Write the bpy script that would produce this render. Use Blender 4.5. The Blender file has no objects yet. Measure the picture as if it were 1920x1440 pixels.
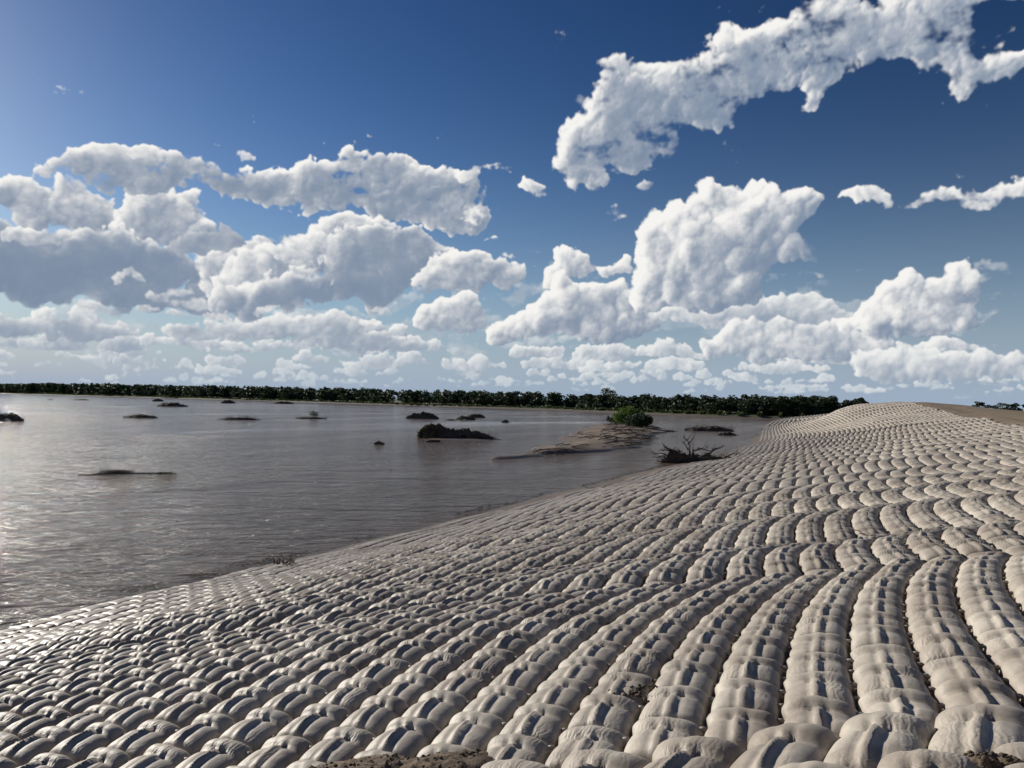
import bpy, math, random
import numpy as np
from mathutils import Vector, Matrix

# ------------------------------------------------------------------ camera, sky, sun, exposure
F_PX=1442.0; CX=960.0; CY=720.0
ROLL=math.radians(1.10); PITCH=math.radians(1.25)
CAM_Z=3.75                                   # eye above the river surface (z = 0)
SUN_AZ=math.radians(-48); SUN_EL=math.radians(21)
def px_dir(x,y):
    a=(np.asarray(x,float)-CX)/F_PX; b=(CY-np.asarray(y,float))/F_PX
    cr,sr=math.cos(ROLL),math.sin(ROLL)
    a2=a*cr-b*sr; b2=a*sr+b*cr
    cp,sp=math.cos(PITCH),math.sin(PITCH)
    return a2, cp-b2*sp, sp+b2*cp
def at(x,y,z=0.0):
    """the point of the level z that the photograph shows at x, y"""
    a,b,c=px_dir(x,y); t=(z-CAM_Z)/float(c)
    return Vector((float(a)*t,float(b)*t,z))

scene=bpy.context.scene
COL=scene.collection
cam_d=bpy.data.cameras.new('camera'); cam=bpy.data.objects.new('camera',cam_d); COL.objects.link(cam)
cam_d.sensor_width=36; cam_d.lens=36*F_PX/1920; cam_d.clip_start=.1; cam_d.clip_end=20000
cr,sr,cp,sp=math.cos(ROLL),math.sin(ROLL),math.cos(PITCH),math.sin(PITCH)
R=Vector((cr,-sr*sp,sr*cp)); U=Vector((-sr,-cr*sp,cr*cp)); Fw=Vector((0,cp,sp))
cam.matrix_world=Matrix(((R.x,U.x,-Fw.x,0),(R.y,U.y,-Fw.y,0),(R.z,U.z,-Fw.z,CAM_Z),(0,0,0,1)))
scene.camera=cam
scene.render.resolution_x=1024; scene.render.resolution_y=768


def make_cloud_map():
    """RGBA cloud layer over azimuth -60..60 deg, elevation -2..48 deg: premultiplied radiance and cover."""
    S=20; AZ0,AZ1,EL0,EL1=-60,60,-2,48
    Wd=(AZ1-AZ0)*S; Ht=(EL1-EL0)*S
    rng=np.random.RandomState(11)
    def spectral(beta,seed,ax=1.0,lo=0.0):
        r=np.random.RandomState(seed); n=r.standard_normal((Ht,Wd))
        f=np.fft.rfft2(n); ky=np.fft.fftfreq(Ht)[:,None]*Ht; kx=np.fft.rfftfreq(Wd)[None,:]*Wd
        k=np.sqrt((ky/ax*Wd/Ht)**2+kx**2)+1e-6
        f*=k**(-beta)*(k>lo); f[0,0]=0
        o=np.fft.irfft2(f,(Ht,Wd)); return o/o.std()
    wx=spectral(1.75,1,1.0,12); wy=spectral(1.75,2,1.0,12)
    det=spectral(1.35,3,1.0,18); det2=spectral(1.1,4,1.0,60); wisp=spectral(1.5,5,2.6,10); lowf=spectral(2.2,6,1.5,4); puffn=spectral(1.9,7,1.0,30)
    yy,xx=np.mgrid[0:Ht,0:Wd].astype(np.float32)
    def toA(x,y):
        dx,dy,dz=px_dir(x,y)
        az=np.degrees(np.arctan2(dx,dy)); el=np.degrees(np.arctan2(dz,np.hypot(dx,dy)))
        return (az-AZ0)*S,(el-EL0)*S
    def blur(a,r):
        r=int(max(1,r))
        for _ in range(2):
            for ax in (0,1):
                p=np.pad(a,[(r+1,r) if i==ax else (0,0) for i in (0,1)],mode='edge')
                c=np.cumsum(p,axis=ax,dtype=np.float64)
                a=(np.take(c,range(2*r+1,c.shape[ax]),axis=ax)-np.take(c,range(0,c.shape[ax]-2*r-1),axis=ax))/(2*r+1)
        return a
    RGB=np.zeros((Ht,Wd,3)); AL=np.zeros((Ht,Wd))
    sunaz,sunel=math.radians(-48),math.radians(30)
    def over(sl,col,a):
        RGB[sl]=RGB[sl]*(1-a[...,None])+col*a[...,None]; AL[sl]=AL[sl]*(1-a)+a
    WHITE=np.array([1.0,.985,.955]); GREY=np.array([.215,.285,.40])
    def cloud(blobs,base=None,puff=(6,22),n=1.0,warp=5.0,soft=.42,lit=1.0,dark=.0,haze=0.0,wispy=0.0,edge=.22,back=.3,seed=0,maxa=1.0,stretch=1.0,fill=1.0,shadow=.55):
        """blobs: (x,y,rx[,ry]) in photo pixels.  dark: greyness of thick body, back: bright rim from light behind"""
        r=np.random.RandomState((seed+int(blobs[0][0])*7+int(blobs[0][1]))%99991)
        P=[]
        for b in blobs:
            x,y,rx=b[:3]; ry=b[3] if len(b)>3 else rx
            P.append((x,y,rx*.86,ry*.86,0.0))
            m=int(n*(rx*ry)**.5/ (puff[0]+puff[1])*40)
            for _ in range(m):
                t=r.uniform(0,2*math.pi); q=r.uniform(.35,1.0)**.6
                cx=x+math.cos(t)*rx*q*.95; cy=y-math.sin(t)*ry*q*.95
                if base is not None and cy>base-puff[0]*.5: continue
                pr=r.uniform(0,1)**2.4*(puff[1]-puff[0]*.7)+puff[0]*.7
                pr=min(pr,.6*min(rx,ry)+2)*(1.15-.35*q)
                zc=math.sqrt(max(0,1-q*q))*min(rx,ry)*.75
                P.append((cx,cy,pr*stretch,pr,zc))
        xs=np.array([p[0] for p in P]);ys=np.array([p[1] for p in P])
        U,V=toA(xs,ys); U2,_=toA(xs+1,ys); _,V2=toA(xs,ys-1)
        su=np.abs(U2-U); sv=np.abs(V2-V)
        rxs=np.array([p[2] for p in P])*su; rys=np.array([p[3] for p in P])*sv; zs=np.array([p[4] for p in P])*sv
        mar=30
        u0=int(max(0,(U-rxs).min()-mar));u1=int(min(Wd,(U+rxs).max()+mar))
        v0=int(max(0,(V-rys).min()-mar));v1=int(min(Ht,(V+rys).max()+mar))
        if u1<=u0+4 or v1<=v0+4: return
        h=np.zeros((v1-v0,u1-u0)); A=np.full_like(h,-1.0)
        for u,v,a,b,z in zip(U,V,rxs,rys,zs):
            i0=int(max(v0,v-b-2));i1=int(min(v1,v+b+2));j0=int(max(u0,u-a-2));j1=int(min(u1,u+a+2))
            if i1<=i0 or j1<=j0: continue
            gy=(np.arange(i0,i1)-v)[:,None]/b; gx=(np.arange(j0,j1)-u)[None,:]/a
            q=1-gx*gx-gy*gy
            w=A[i0-v0:i1-v0,j0-u0:j1-u0]; np.maximum(w,q*np.minimum(1,b/8)**.5,out=w)
            w=h[i0-v0:i1-v0,j0-u0:j1-u0]; np.maximum(w,np.where(q>0,z+b*np.sqrt(np.maximum(q,0)),0),out=w)
        sl=(slice(v0,v1),slice(u0,u1))
        # domain warp
        Y=np.clip(yy[sl]-v0+wy[sl]*warp,0,h.shape[0]-1.01);X=np.clip(xx[sl]-u0+wx[sl]*warp,0,h.shape[1]-1.01)
        def samp(a):
            yi=Y.astype(int);xi=X.astype(int);fy=Y-yi;fx=X-xi
            return (a[yi,xi]*(1-fy)+a[yi+1,xi]*fy)*(1-fx)+(a[yi,xi+1]*(1-fy)+a[yi+1,xi+1]*fy)*fx
        h=samp(h);A=samp(A)
        h=h+det[sl]*.85+det2[sl]*.55*(h>0)
        nz=det[sl]*(1-wispy)*edge*.75+wisp[sl]*wispy*edge*1.6+det2[sl]*.05
        A=blur(A,1); A=.65*A+.35*blur(np.maximum(A,-.25),5)+.03; nz=blur(nz,1)
        dens=A+nz-.05+det2[sl]*.07*np.clip(1-A*2,0,1)
        al=np.clip(dens/soft,0,1); al=al*al*(3-2*al)
        if base is not None:
            _,bv=toA(np.array([(blobs[0][0])]),np.array([base])); # flat, slightly ragged base
            xpx=np.array([0.,1920.]); 
            ub,vb=toA(xpx,np.array([base,base])+np.array([-.0,.0]))
            bl=np.interp(np.arange(u0,u1),ub,vb)[None,:]
            g=np.clip((yy[sl]-bl+2+lowf[sl]*2.0+det[sl]*1.2)/4.0,0,1); al=al*g
            fromb=np.clip((yy[sl]-bl)/ (28.0),0,1)
        else: fromb=np.ones_like(h)
        az=np.radians(AZ0+(np.arange(u0,u1)+.5)/S)[None,:]
        ra=sunaz-az; L=(np.sin(ra)*math.cos(sunel),math.sin(sunel),-np.cos(ra)*math.cos(sunel))
        def lam(hh,k):
            gy,gx=np.gradient(hh); gx=-gx*k;gy=-gy*k
            nl=1/np.sqrt(gx*gx+gy*gy+1)
            return (gx*L[0]+gy*L[1]+(1.0)*(L[2]*.35))*nl
        big=blur(h,9); mid=blur(h,3)
        sh=.56+.30*lam(mid,.7)+.22*lam(blur(h,1),.42)+.50*lam(big,1.0)+.25*lam(blur(h,18),1.2)+.15*lam(h,.35)+.10*np.clip((blur(h,1)-mid)/2.5,-1,1)
        ao=np.clip((blur(h,1)-big)/9,-1,1)*.16
        thick=np.clip(big/ (30.0),0,1)
        rim=np.exp(-np.clip(blur(np.clip(A,0,1),2),0,1)*3.2)
        hb=np.clip(blur(h,2)/34.0,0,1); od=np.zeros_like(h); tot=0
        sx=-math.cos(.62)*(1 if True else 0); sy=math.sin(.62)
        for d,wt in ((3,.8),(6,1),(11,1),(18,1),(27,.9),(38,.7)):
            ox=int(round(sx*d)); oy=int(round(sy*d))
            q=np.zeros_like(hb); H_,W_=hb.shape
            ys0,ys1=max(0,oy),H_; q[0:H_-oy, -ox:W_]=hb[oy:H_,0:W_+ox] if (H_>oy and W_>-ox) else 0
            od+=np.clip(q-hb*.35,0,1)*wt; tot+=wt
        od=od/tot
        b=lit*(sh+ao+.16)-shadow*od*1.25+back*rim - dark*thick*(.55+.45*(1-rim)) - .30*(1-fromb)
        b=b+lowf[sl]*.05+wisp[sl]*.055+det[sl]*.02+puffn[sl]*.085
        b=1.13/(1+np.exp(-3.1*(b-.46))); b=np.clip(b,0,1.0)
        col=GREY*(1-b[...,None])+WHITE*b[...,None]*1.0
        hz=np.array([.60,.68,.74])
        col=col*(1-haze)+hz*haze
        over(sl,col,al*maxa*fill)
    # --- thin veil low in the sky
    for (x0,x1,y0,y1,m) in ((-400,1000,520,640,.55),(600,1050,545,660,.5),(1250,2300,560,650,.35),(1850,2400,540,680,.3)):
        bl=[(r_x,r_y,150,22) for r_x,r_y in zip(rng.uniform(x0,x1,9),rng.uniform(y0,y1,9))]
        cloud(bl,puff=(10,25),n=.3,warp=9,soft=1.0,lit=.75,haze=.35,wispy=.8,edge=.5,maxa=m,back=.2)
    # --- ranks of distant small cumulus, farthest first
    for (yb,hgt,cnt,hz,am) in ((726,6,90,.80,.6),(717,8,100,.66,.75),(706,12,80,.52,.85),(690,18,60,.36,.92),(667,25,44,.24,.95),(642,28,28,.14,1)):
        for i in range(cnt):
            cx=rng.uniform(-1200,3200); w=rng.uniform(1.2,4.2)*hgt
            if yb<=664 and 930<cx<1250: continue
            tb=yb+(cx-960)*.0193+rng.uniform(-4,4)
            bl=[]
            for k in range(rng.randint(3,7)):
                ox=rng.uniform(-w,w); rr=hgt*rng.uniform(.4,1.0)*(1-.5*abs(ox)/w)
                bl.append((cx+ox,tb-rr*.7,rr*1.15,rr))
            bl.append((cx,tb-hgt*.2,w,hgt*.35))
            cloud(bl,base=tb,puff=(2.5,6.5),n=.8,warp=2.6,soft=.26,haze=hz,maxa=am,back=.35,lit=1.18,dark=.30)
    # --- left side ---
    cloud([(80,612,110,16),(170,628,90,14),(20,622,60,12),(-90,610,120,22)],base=640,puff=(5,10),lit=.75,dark=.45,haze=.15,warp=3)
    cloud([(360,625,60,16),(430,615,60,22),(500,610,50,20),(560,620,70,18),(640,612,50,22),(700,640,60,22),(620,640,80,20),(740,650,40,16)],base=664,puff=(3,12),lit=.9,dark=.35,haze=.15,warp=3)
    cloud([(30,375,52,30),(75,395,50,34),(140,365,46,28),(165,400,52,34),(-60,380,70,50),(-160,430,120,80)],puff=(5,20),warp=6,lit=1.1,dark=.1,back=.4)
    cloud([(290,385,52,40),(330,400,60,40),(280,425,62,35),(350,440,60,35),(240,420,50,36)],puff=(5,20),warp=6,lit=1.05,dark=.12,back=.35)
    cloud([(60,500,125,72),(180,470,100,70),(280,500,100,52),(120,550,120,38),(260,560,130,34),(-10,480,120,60),(-160,540,160,60),(380,560,50,28)],base=592,puff=(8,22),n=.7,warp=7,soft=.4,lit=.68,dark=.50,back=.75,edge=.15)
    cloud([(50,440,40,14),(95,438,32,14)],puff=(5,12),warp=4,lit=1.15)
    cloud([(110,330,50,15),(170,318,72,26),(235,298,42,18),(260,328,90,34),(350,330,85,30),(440,342,85,32),(520,350,80,27),(600,330,80,38),(680,318,80,34),(740,303,56,20),(780,335,80,38),(850,345,50,22),(860,395,52,26),(740,385,84,38),(640,378,80,26),(800,405,86,28),(700,345,80,30)],puff=(5,20),n=1.2,warp=8,soft=.45,lit=.86,dark=.42,back=.75,wispy=.45,edge=.4)
    cloud([(890,322,50,5),(935,320,22,6),(870,330,30,8),(915,450,12,3)],puff=(3,6),warp=6,wispy=.7,soft=.6,lit=1.05,stretch=1.8,edge=.4)
    cloud([(250,292,30,9),(210,286,18,5),(404,270,12,4),(465,290,14,6),(452,280,14,4)],puff=(3,6),warp=5,soft=.6,wispy=.5,lit=1.1,maxa=.85)
    cloud([(445,500,50,36),(485,470,36,22),(400,500,46,36),(415,545,60,26),(500,505,50,30)],puff=(4,14),n=1.5,warp=6,soft=.6,wispy=.3,lit=1.1,dark=.12,back=.5)
    cloud([(650,440,46,34),(600,470,60,38),(530,490,60,42),(470,520,55,35),(430,545,50,30),(700,450,60,36)],puff=(5,20),n=1.5,warp=5,lit=1.05,dark=.15,back=.35)
    cloud([(540,545,120,42),(640,520,120,50),(750,495,80,44),(440,560,80,28),(700,470,90,38),(800,470,50,26)],base=597,puff=(7,20),n=.5,warp=7,soft=.4,lit=.72,dark=.45,back=.6,edge=.15)
    cloud([(395,455,62,22),(355,462,45,14),(430,468,30,12)],puff=(5,14),warp=5,soft=.5,lit=.40,dark=.55,back=.05)
    cloud([(545,448,36,6),(500,452,24,5)],puff=(4,8),warp=4,soft=.7,lit=.42,dark=.5,back=.0,maxa=.85)
    cloud([(890,505,62,28),(945,510,38,18),(840,500,40,26),(820,520,50,20),(870,535,50,14)],puff=(4,16),n=1.4,warp=5,soft=.4,lit=1.0,dark=.15,wispy=.2)
    cloud([(812,540,34,11),(850,546,20,5)],puff=(4,9),warp=4,soft=.6,lit=.40,dark=.55,back=.05)
    cloud([(800,600,26,22),(835,592,30,26),(872,580,28,30),(890,600,20,22),(845,610,50,16)],base=628,puff=(4,14),n=1.6,warp=3,lit=1.1,dark=.08,haze=.06)
    cloud([(215,520,16,12),(240,510,14,10),(262,525,10,8),(300,560,26,12),(330,545,14,10),(350,570,30,9),(375,535,8,14)],puff=(3,9),warp=6,soft=.7,wispy=.4,lit=1.1,maxa=.85)
    cloud([(170,585,26,8),(215,588,30,9),(270,585,30,10),(330,592,26,8),(400,590,30,9)],base=606,puff=(3,8),warp=4,soft=.5,wispy=.3,lit=1.05,maxa=.9)
    cloud([(560,460,26,16),(590,450,20,14),(520,475,24,14),(545,480,30,14),(610,465,16,12)],puff=(3,10),n=1.6,warp=5,soft=.6,wispy=.3,lit=1.15,maxa=.9)
    cloud([(588,530,5,9),(618,528,5,12),(505,575,26,7),(420,600,26,8),(660,585,30,8),(712,565,20,8)],puff=(2,6),warp=5,soft=.8,wispy=.4,lit=1.15,maxa=.85)
    # --- right side ---
    cloud([(1300,590,90,18),(1400,585,90,26),(1500,578,80,22),(1560,596,60,22),(1460,600,90,22)],base=632,puff=(4,13),n=1.2,warp=4,lit=.92,dark=.3,haze=.16)
    cloud([(1330,655,30,18),(1380,645,50,28),(1440,650,60,30),(1400,620,40,20),(1500,650,60,30),(1560,650,60,26),(1620,655,60,28),(1560,625,60,20),(1480,620,50,20)],base=681,puff=(4,15),n=1.4,warp=4,lit=1.0,dark=.25,haze=.10)
    cloud([(1060,498,34,20),(1100,488,26,16),(1035,520,22,16),(1155,495,24,12)],puff=(3,13),n=1.5,warp=5,lit=1.12,wispy=.2)
    cloud([(1060,545,34,30),(1040,575,40,34),(1100,565,55,42),(1160,552,36,30),(1000,605,40,30),(1060,610,65,36),(1130,610,60,36),(940,625,30,18),(1190,600,50,28),(960,610,22,20)],base=650,puff=(5,18),n=1.6,warp=4,lit=1.1,dark=.12)
    cloud([(1690,695,60,18),(1750,690,60,26),(1640,680,60,24),(1700,672,50,22),(1790,690,40,24),(1832,678,26,32),(1872,690,30,24),(1900,680,24,30),(1960,700,60,30)],base=728,puff=(4,14),n=1.4,warp=3.5,lit=.95,dark=.25,haze=.2)
    cloud([(1795,530,34,30),(1770,560,45,40),(1700,552,42,36),(1672,562,34,34),(1642,592,36,32),(1720,592,60,36),(1790,585,34,34),(1812,545,18,26),(1620,612,50,14),(1690,618,80,18)],base=636,puff=(5,18),n=1.7,warp=4,lit=1.16,dark=.06)
    cloud([(1240,452,40,46),(1232,505,38,46),(1288,435,54,46),(1325,388,36,34),(1360,378,34,30),(1408,360,26,22),(1455,380,50,30),(1505,385,32,24),(1420,420,80,56),(1340,460,90,70),(1300,530,80,46),(1240,545,50,30),(1370,520,60,50),(1440,450,60,46),(1210,560,36,22)],base=582,puff=(6,28),n=1.7,warp=4,lit=1.2,dark=.04,back=.15)
    cloud([(1500,462,26,12),(1510,478,16,10),(1486,450,16,10)],puff=(4,9),warp=6,soft=.8,lit=.38,dark=.55,back=0,maxa=.8,wispy=.4)
    cloud([(1598,386,32,14),(1640,380,30,14),(1655,370,14,12)],puff=(3,11),warp=6,soft=.55,lit=1.0,wispy=.4,edge=.35)
    cloud([(1725,380,40,8),(1765,372,50,14),(1830,362,60,18),(1880,355,60,14),(1940,350,60,14),(1825,382,20,10)],puff=(4,12),warp=7,soft=.6,lit=.98,wispy=.5,edge=.35,dark=.15)
    cloud([(1200,350,24,18),(1188,362,12,8)],puff=(4,9),warp=9,soft=1.0,lit=1.0,wispy=.6,edge=.5,maxa=.7)
    cloud([(1005,345,30,20),(1030,360,24,16),(1012,365,16,14)],puff=(4,10),warp=8,soft=.6,lit=1.05,wispy=.4,edge=.35)
    cloud([(1095,335,30,28),(1082,290,32,36),(1075,245,20,14),(1112,250,45,46),(1150,225,55,60),(1160,150,34,34),(1190,185,60,56),(1225,135,36,28),(1250,190,66,56),(1310,165,70,60),(1380,125,78,62),(1450,95,75,58),(1530,70,85,60),(1610,60,80,60),(1690,55,80,56),(1770,58,60,46),(1720,15,80,34),(1800,20,46,34),(1560,5,60,28),(1795,125,60,34),(1870,122,56,30),(1930,120,60,24),(1740,105,60,34),(1800,160,40,18),(1240,240,60,34),(1320,225,50,26),(1170,270,40,30),(1540,140,40,26),(2050,110,90,40),(2200,60,120,60),(1850,-60,200,60),(2100,-90,240,80)],puff=(6,24),n=1.6,warp=10,soft=.78,lit=.98,dark=.22,back=.40,wispy=.5,edge=.34,shadow=.62)
    cloud([(1088,195,12,12),(1520,515,24,5),(1350,200,0.1+10,4),(1850,510,18,5),(1090,452,12,3),(960,380,12,3)],puff=(3,6),warp=6,soft=1,wispy=.6,lit=1,maxa=.55)
    return RGB.astype(np.float32),AL.astype(np.float32)

def build_world():
    w=bpy.data.worlds.new('World'); scene.world=w; w.use_nodes=True
    nt=w.node_tree; nt.nodes.clear(); N=nt.nodes.new; L=nt.links.new
    out=N('ShaderNodeOutputWorld')
    sky=N('ShaderNodeTexSky'); sky.sky_type='NISHITA'; sky.sun_disc=False
    sky.sun_elevation=SUN_EL; sky.sun_rotation=SUN_AZ; sky.air_density=1.0; sky.dust_density=SKY_DUST; sky.ozone_density=2.2
    rgb,al=make_cloud_map(); H_,W_=al.shape
    fade=np.clip((H_-np.arange(H_))/60.0,0,1)[:,None]
    buf=np.dstack([rgb*fade[...,None],al*fade]).astype(np.float32)
    img=bpy.data.images.new('cloud_layer',W_,H_,alpha=True,float_buffer=True,is_data=True)
    img.alpha_mode='CHANNEL_PACKED'; img.pixels.foreach_set(buf.ravel()); img.update(); img.pack()
    tc=N('ShaderNodeTexCoord'); sx=N('ShaderNodeSeparateXYZ'); L(tc.outputs['Generated'],sx.inputs[0])
    def M(op,a,b=None,c=None):
        m=N('ShaderNodeMath'); m.operation=op
        for i,v in enumerate((a,b,c)):
            if v is None: continue
            if isinstance(v,(int,float)): m.inputs[i].default_value=v
            else: L(v,m.inputs[i])
        return m.outputs[0]
    az=M('MULTIPLY',M('ARCTAN2',sx.outputs[0],sx.outputs[1]),57.29578)
    el=M('MULTIPLY',M('ARCSINE',sx.outputs[2]),57.29578)
    u=M('DIVIDE',M('PINGPONG',M('ADD',az,60.0),120.0),120.0)
    v=M('DIVIDE',M('ADD',el,2.0),50.0)
    cx=N('ShaderNodeCombineXYZ'); L(u,cx.inputs[0]); L(v,cx.inputs[1])
    im=N('ShaderNodeTexImage'); im.image=img; im.extension='EXTEND'; im.interpolation='Cubic'; L(cx.outputs[0],im.inputs[0])
    # deepen the blue as the photograph shows it; a paler band of air near the horizon
    hs=N('ShaderNodeHueSaturation'); hs.inputs['Saturation'].default_value=SKY_SAT; hs.inputs['Value'].default_value=SKY_VAL; hs.inputs['Hue'].default_value=SKY_HUE
    L(sky.outputs[0],hs.inputs['Color'])
    s1=N('ShaderNodeVectorMath'); s1.operation='SCALE'; s1.inputs['Scale'].default_value=.085; L(hs.outputs[0],s1.inputs[0])
    gm=N('ShaderNodeGamma'); gm.inputs[1].default_value=1.6; L(s1.outputs[0],gm.inputs[0])
    s2=N('ShaderNodeVectorMath'); s2.operation='MULTIPLY'; s2.inputs[1].default_value=(1.25/.085,1.17/.085,1.18/.085); L(gm.outputs[0],s2.inputs[0])
    mul=N('ShaderNodeMix'); mul.data_type='RGBA'; mul.blend_type='MIX'
    hzf=M('MULTIPLY',M('POWER',2.718,M('MULTIPLY',M('POWER',M('DIVIDE',M('MAXIMUM',el,0.0),8.5),1.5),-1.0)),SKY_HAZE)
    L(hzf,mul.inputs[0]); L(s2.outputs[0],mul.inputs[6]); mul.inputs[7].default_value=(3.9,4.95,6.4,1)
    inv=M('SUBTRACT',1.0,im.outputs['Alpha'])
    sc=N('ShaderNodeVectorMath'); sc.operation='SCALE'; L(mul.outputs[2],sc.inputs[0]); L(inv,sc.inputs['Scale'])
    b1=N('ShaderNodeBackground'); b1.inputs[1].default_value=.085; L(sc.outputs[0],b1.inputs[0])
    b2=N('ShaderNodeBackground'); b2.inputs[1].default_value=CLOUD_GAIN; L(im.outputs['Color'],b2.inputs[0])
    ad=N('ShaderNodeAddShader'); L(b1.outputs[0],ad.inputs[0]); L(b2.outputs[0],ad.inputs[1]); L(ad.outputs[0],out.inputs[0])
    w.cycles.sampling_method='MANUAL'; w.cycles.sample_map_resolution=1024
SKY_DUST=.22; SKY_SAT=1.15; SKY_VAL=.9; SKY_HUE=.5; SKY_HAZE=1.0; CLOUD_GAIN=.92
build_world()
sun_d=bpy.data.lights.new('sun','SUN'); sun_d.energy=5.0; sun_d.angle=math.radians(.53); sun_d.color=(1,.93,.82)
sun=bpy.data.objects.new('sun',sun_d); COL.objects.link(sun); sun.location=(-60,50,80)
sv=Vector((math.sin(SUN_AZ)*math.cos(SUN_EL),math.cos(SUN_AZ)*math.cos(SUN_EL),math.sin(SUN_EL)))
sun.rotation_euler=sv.to_track_quat('Z','Y').to_euler()
vs=scene.view_settings; vs.view_transform='Standard'; vs.look='None'; vs.exposure=0; vs.gamma=1; vs.use_curve_mapping=False

# ------------------------------------------------------------------ helpers
rng=np.random.RandomState(5); random.seed(5)
def tag(o,label=None,cat=None,group=None,kind=None):
    if label: o['label']=label
    if cat: o['category']=cat
    if group: o['group']=group
    if kind: o['kind']=kind
    return o
def link(o,parent=None):
    COL.objects.link(o)
    if parent: o.parent=parent
    return o
def empty(name,loc=(0,0,0),rz=0):
    o=bpy.data.objects.new(name,None); o.location=loc; o.rotation_euler=(0,0,rz); o.empty_display_size=.2; return link(o)
def mesh_np(name,V,F,mat=None,smooth=True,attrs=None,mi=None):
    """V (n,3), F (m,k) with k = 3 or 4"""
    V=np.asarray(V,np.float32); F=np.asarray(F,np.int32); k=F.shape[1]
    me=bpy.data.meshes.new(name); me.vertices.add(len(V)); me.vertices.foreach_set('co',V.ravel())
    me.loops.add(F.size); me.loops.foreach_set('vertex_index',F.ravel())
    me.polygons.add(len(F)); me.polygons.foreach_set('loop_start',np.arange(0,F.size,k,dtype=np.int32))
    try: me.polygons.foreach_set('loop_total',np.full(len(F),k,np.int32))
    except Exception: pass
    me.update(calc_edges=True)
    if smooth: me.polygons.foreach_set('use_smooth',np.ones(len(F),bool))
    for n,a in (attrs or {}).items():
        at_=me.attributes.new(n,'FLOAT','POINT'); at_.data.foreach_set('value',np.asarray(a,np.float32).ravel())
    for m in (mat if isinstance(mat,(list,tuple)) else [mat]):
        if m: me.materials.append(m)
    if mi is not None: me.polygons.foreach_set('material_index',np.asarray(mi,np.int32))
    me.validate(); return me
def obj(name,me,parent=None,loc=(0,0,0)):
    o=bpy.data.objects.new(name,me); o.location=loc; return link(o,parent)
def grid_faces(nu,nv):
    a=(np.arange(nv-1)[:,None]*nu+np.arange(nu-1)[None,:]).ravel()
    return np.stack([a,a+1,a+1+nu,a+nu],1)
class Geo:
    """collects tubes, boxes and leaves for one mesh"""
    def __init__(s): s.V=[];s.F=[];s.n=0
    def add(s,V,F): s.V.append(np.asarray(V,float)); s.F.append(np.asarray(F)+s.n); s.n+=len(V)
    def tube(s,pts,rad,k=6):
        pts=np.asarray(pts,float); n=len(pts); rad=np.broadcast_to(np.asarray(rad,float),(n,))
        t=np.gradient(pts,axis=0); t/=np.linalg.norm(t,axis=1)[:,None]+1e-9
        ref=np.array([0,0,1.]) if abs(t[0,2])<.9 else np.array([1.,0,0])
        a=np.cross(t,ref); a/=np.linalg.norm(a,axis=1)[:,None]+1e-9; b=np.cross(t,a)
        ph=np.arange(k)*2*math.pi/k
        V=(pts[:,None]+rad[:,None,None]*(np.cos(ph)[None,:,None]*a[:,None]+np.sin(ph)[None,:,None]*b[:,None])).reshape(-1,3)
        i=np.arange(n-1)[:,None]*k; j=np.arange(k)[None,:]; j2=(j+1)%k
        F=np.stack([(i+j).ravel(),(i+j2).ravel(),(i+k+j2).ravel(),(i+k+j).ravel()],1)
        c=len(V); V=np.vstack([V,pts[:1],pts[-1:]])
        jj=np.arange(k); e=(n-1)*k
        F=np.vstack([F,np.stack([jj,(jj+1)%k,np.full(k,c),np.full(k,c)],1)[:, [1,0,2,3]],np.stack([e+jj,e+(jj+1)%k,np.full(k,c+1),np.full(k,c+1)],1)])
        s.add(V,F)
    def mesh(s,name,mat,smooth=True,**kw):
        F=np.vstack(s.F)
        return mesh_tris(name,np.vstack(s.V),F,mat,smooth)
def mesh_tris(name,V,F,mat,smooth=True):
    tri=np.vstack([F[:,[0,1,2]],F[:,[0,2,3]]]); ok=(tri[:,0]!=tri[:,1])&(tri[:,1]!=tri[:,2])&(tri[:,0]!=tri[:,2])
    return mesh_np(name,V,tri[ok],mat,smooth)
def leaves(centres,size,r,up=.3,aspect=1.6):
    """one small bent-free quad per centre, random facing"""
    n=len(centres); d=r.standard_normal((n,3)); d[:,2]+=up; d/=np.linalg.norm(d,axis=1)[:,None]
    e=r.standard_normal((n,3)); a=np.cross(d,e); a/=np.linalg.norm(a,axis=1)[:,None]; b=np.cross(d,a)
    sz=(size*r.uniform(.6,1.4,n))[:,None]
    V=np.stack([centres-a*sz*aspect*.5,centres-b*sz*.5,centres+a*sz*aspect*.5,centres+b*sz*.5],1).reshape(-1,3)
    return V,np.arange(4*n).reshape(n,4)
def noise2(x,y,seed=0,octaves=4,scale=1.0,gain=.5):
    """smooth value noise, about -1..1"""
    x=np.asarray(x,float)/scale; y=np.asarray(y,float)/scale; o=0; amp=1; tot=0
    r=np.random.RandomState(seed); T=r.uniform(-1,1,(256,256))
    for _ in range(octaves):
        xi=np.floor(x).astype(int); yi=np.floor(y).astype(int); fx=x-xi; fy=y-yi
        fx=fx*fx*(3-2*fx); fy=fy*fy*(3-2*fy)
        g=lambda i,j: T[i&255,j&255]
        o=o+amp*((g(xi,yi)*(1-fx)+g(xi+1,yi)*fx)*(1-fy)+(g(xi,yi+1)*(1-fx)+g(xi+1,yi+1)*fx)*fy)
        tot+=amp; amp*=gain; x=x*2.03+17.1; y=y*2.03+5.7
    return o/tot*1.6

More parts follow.
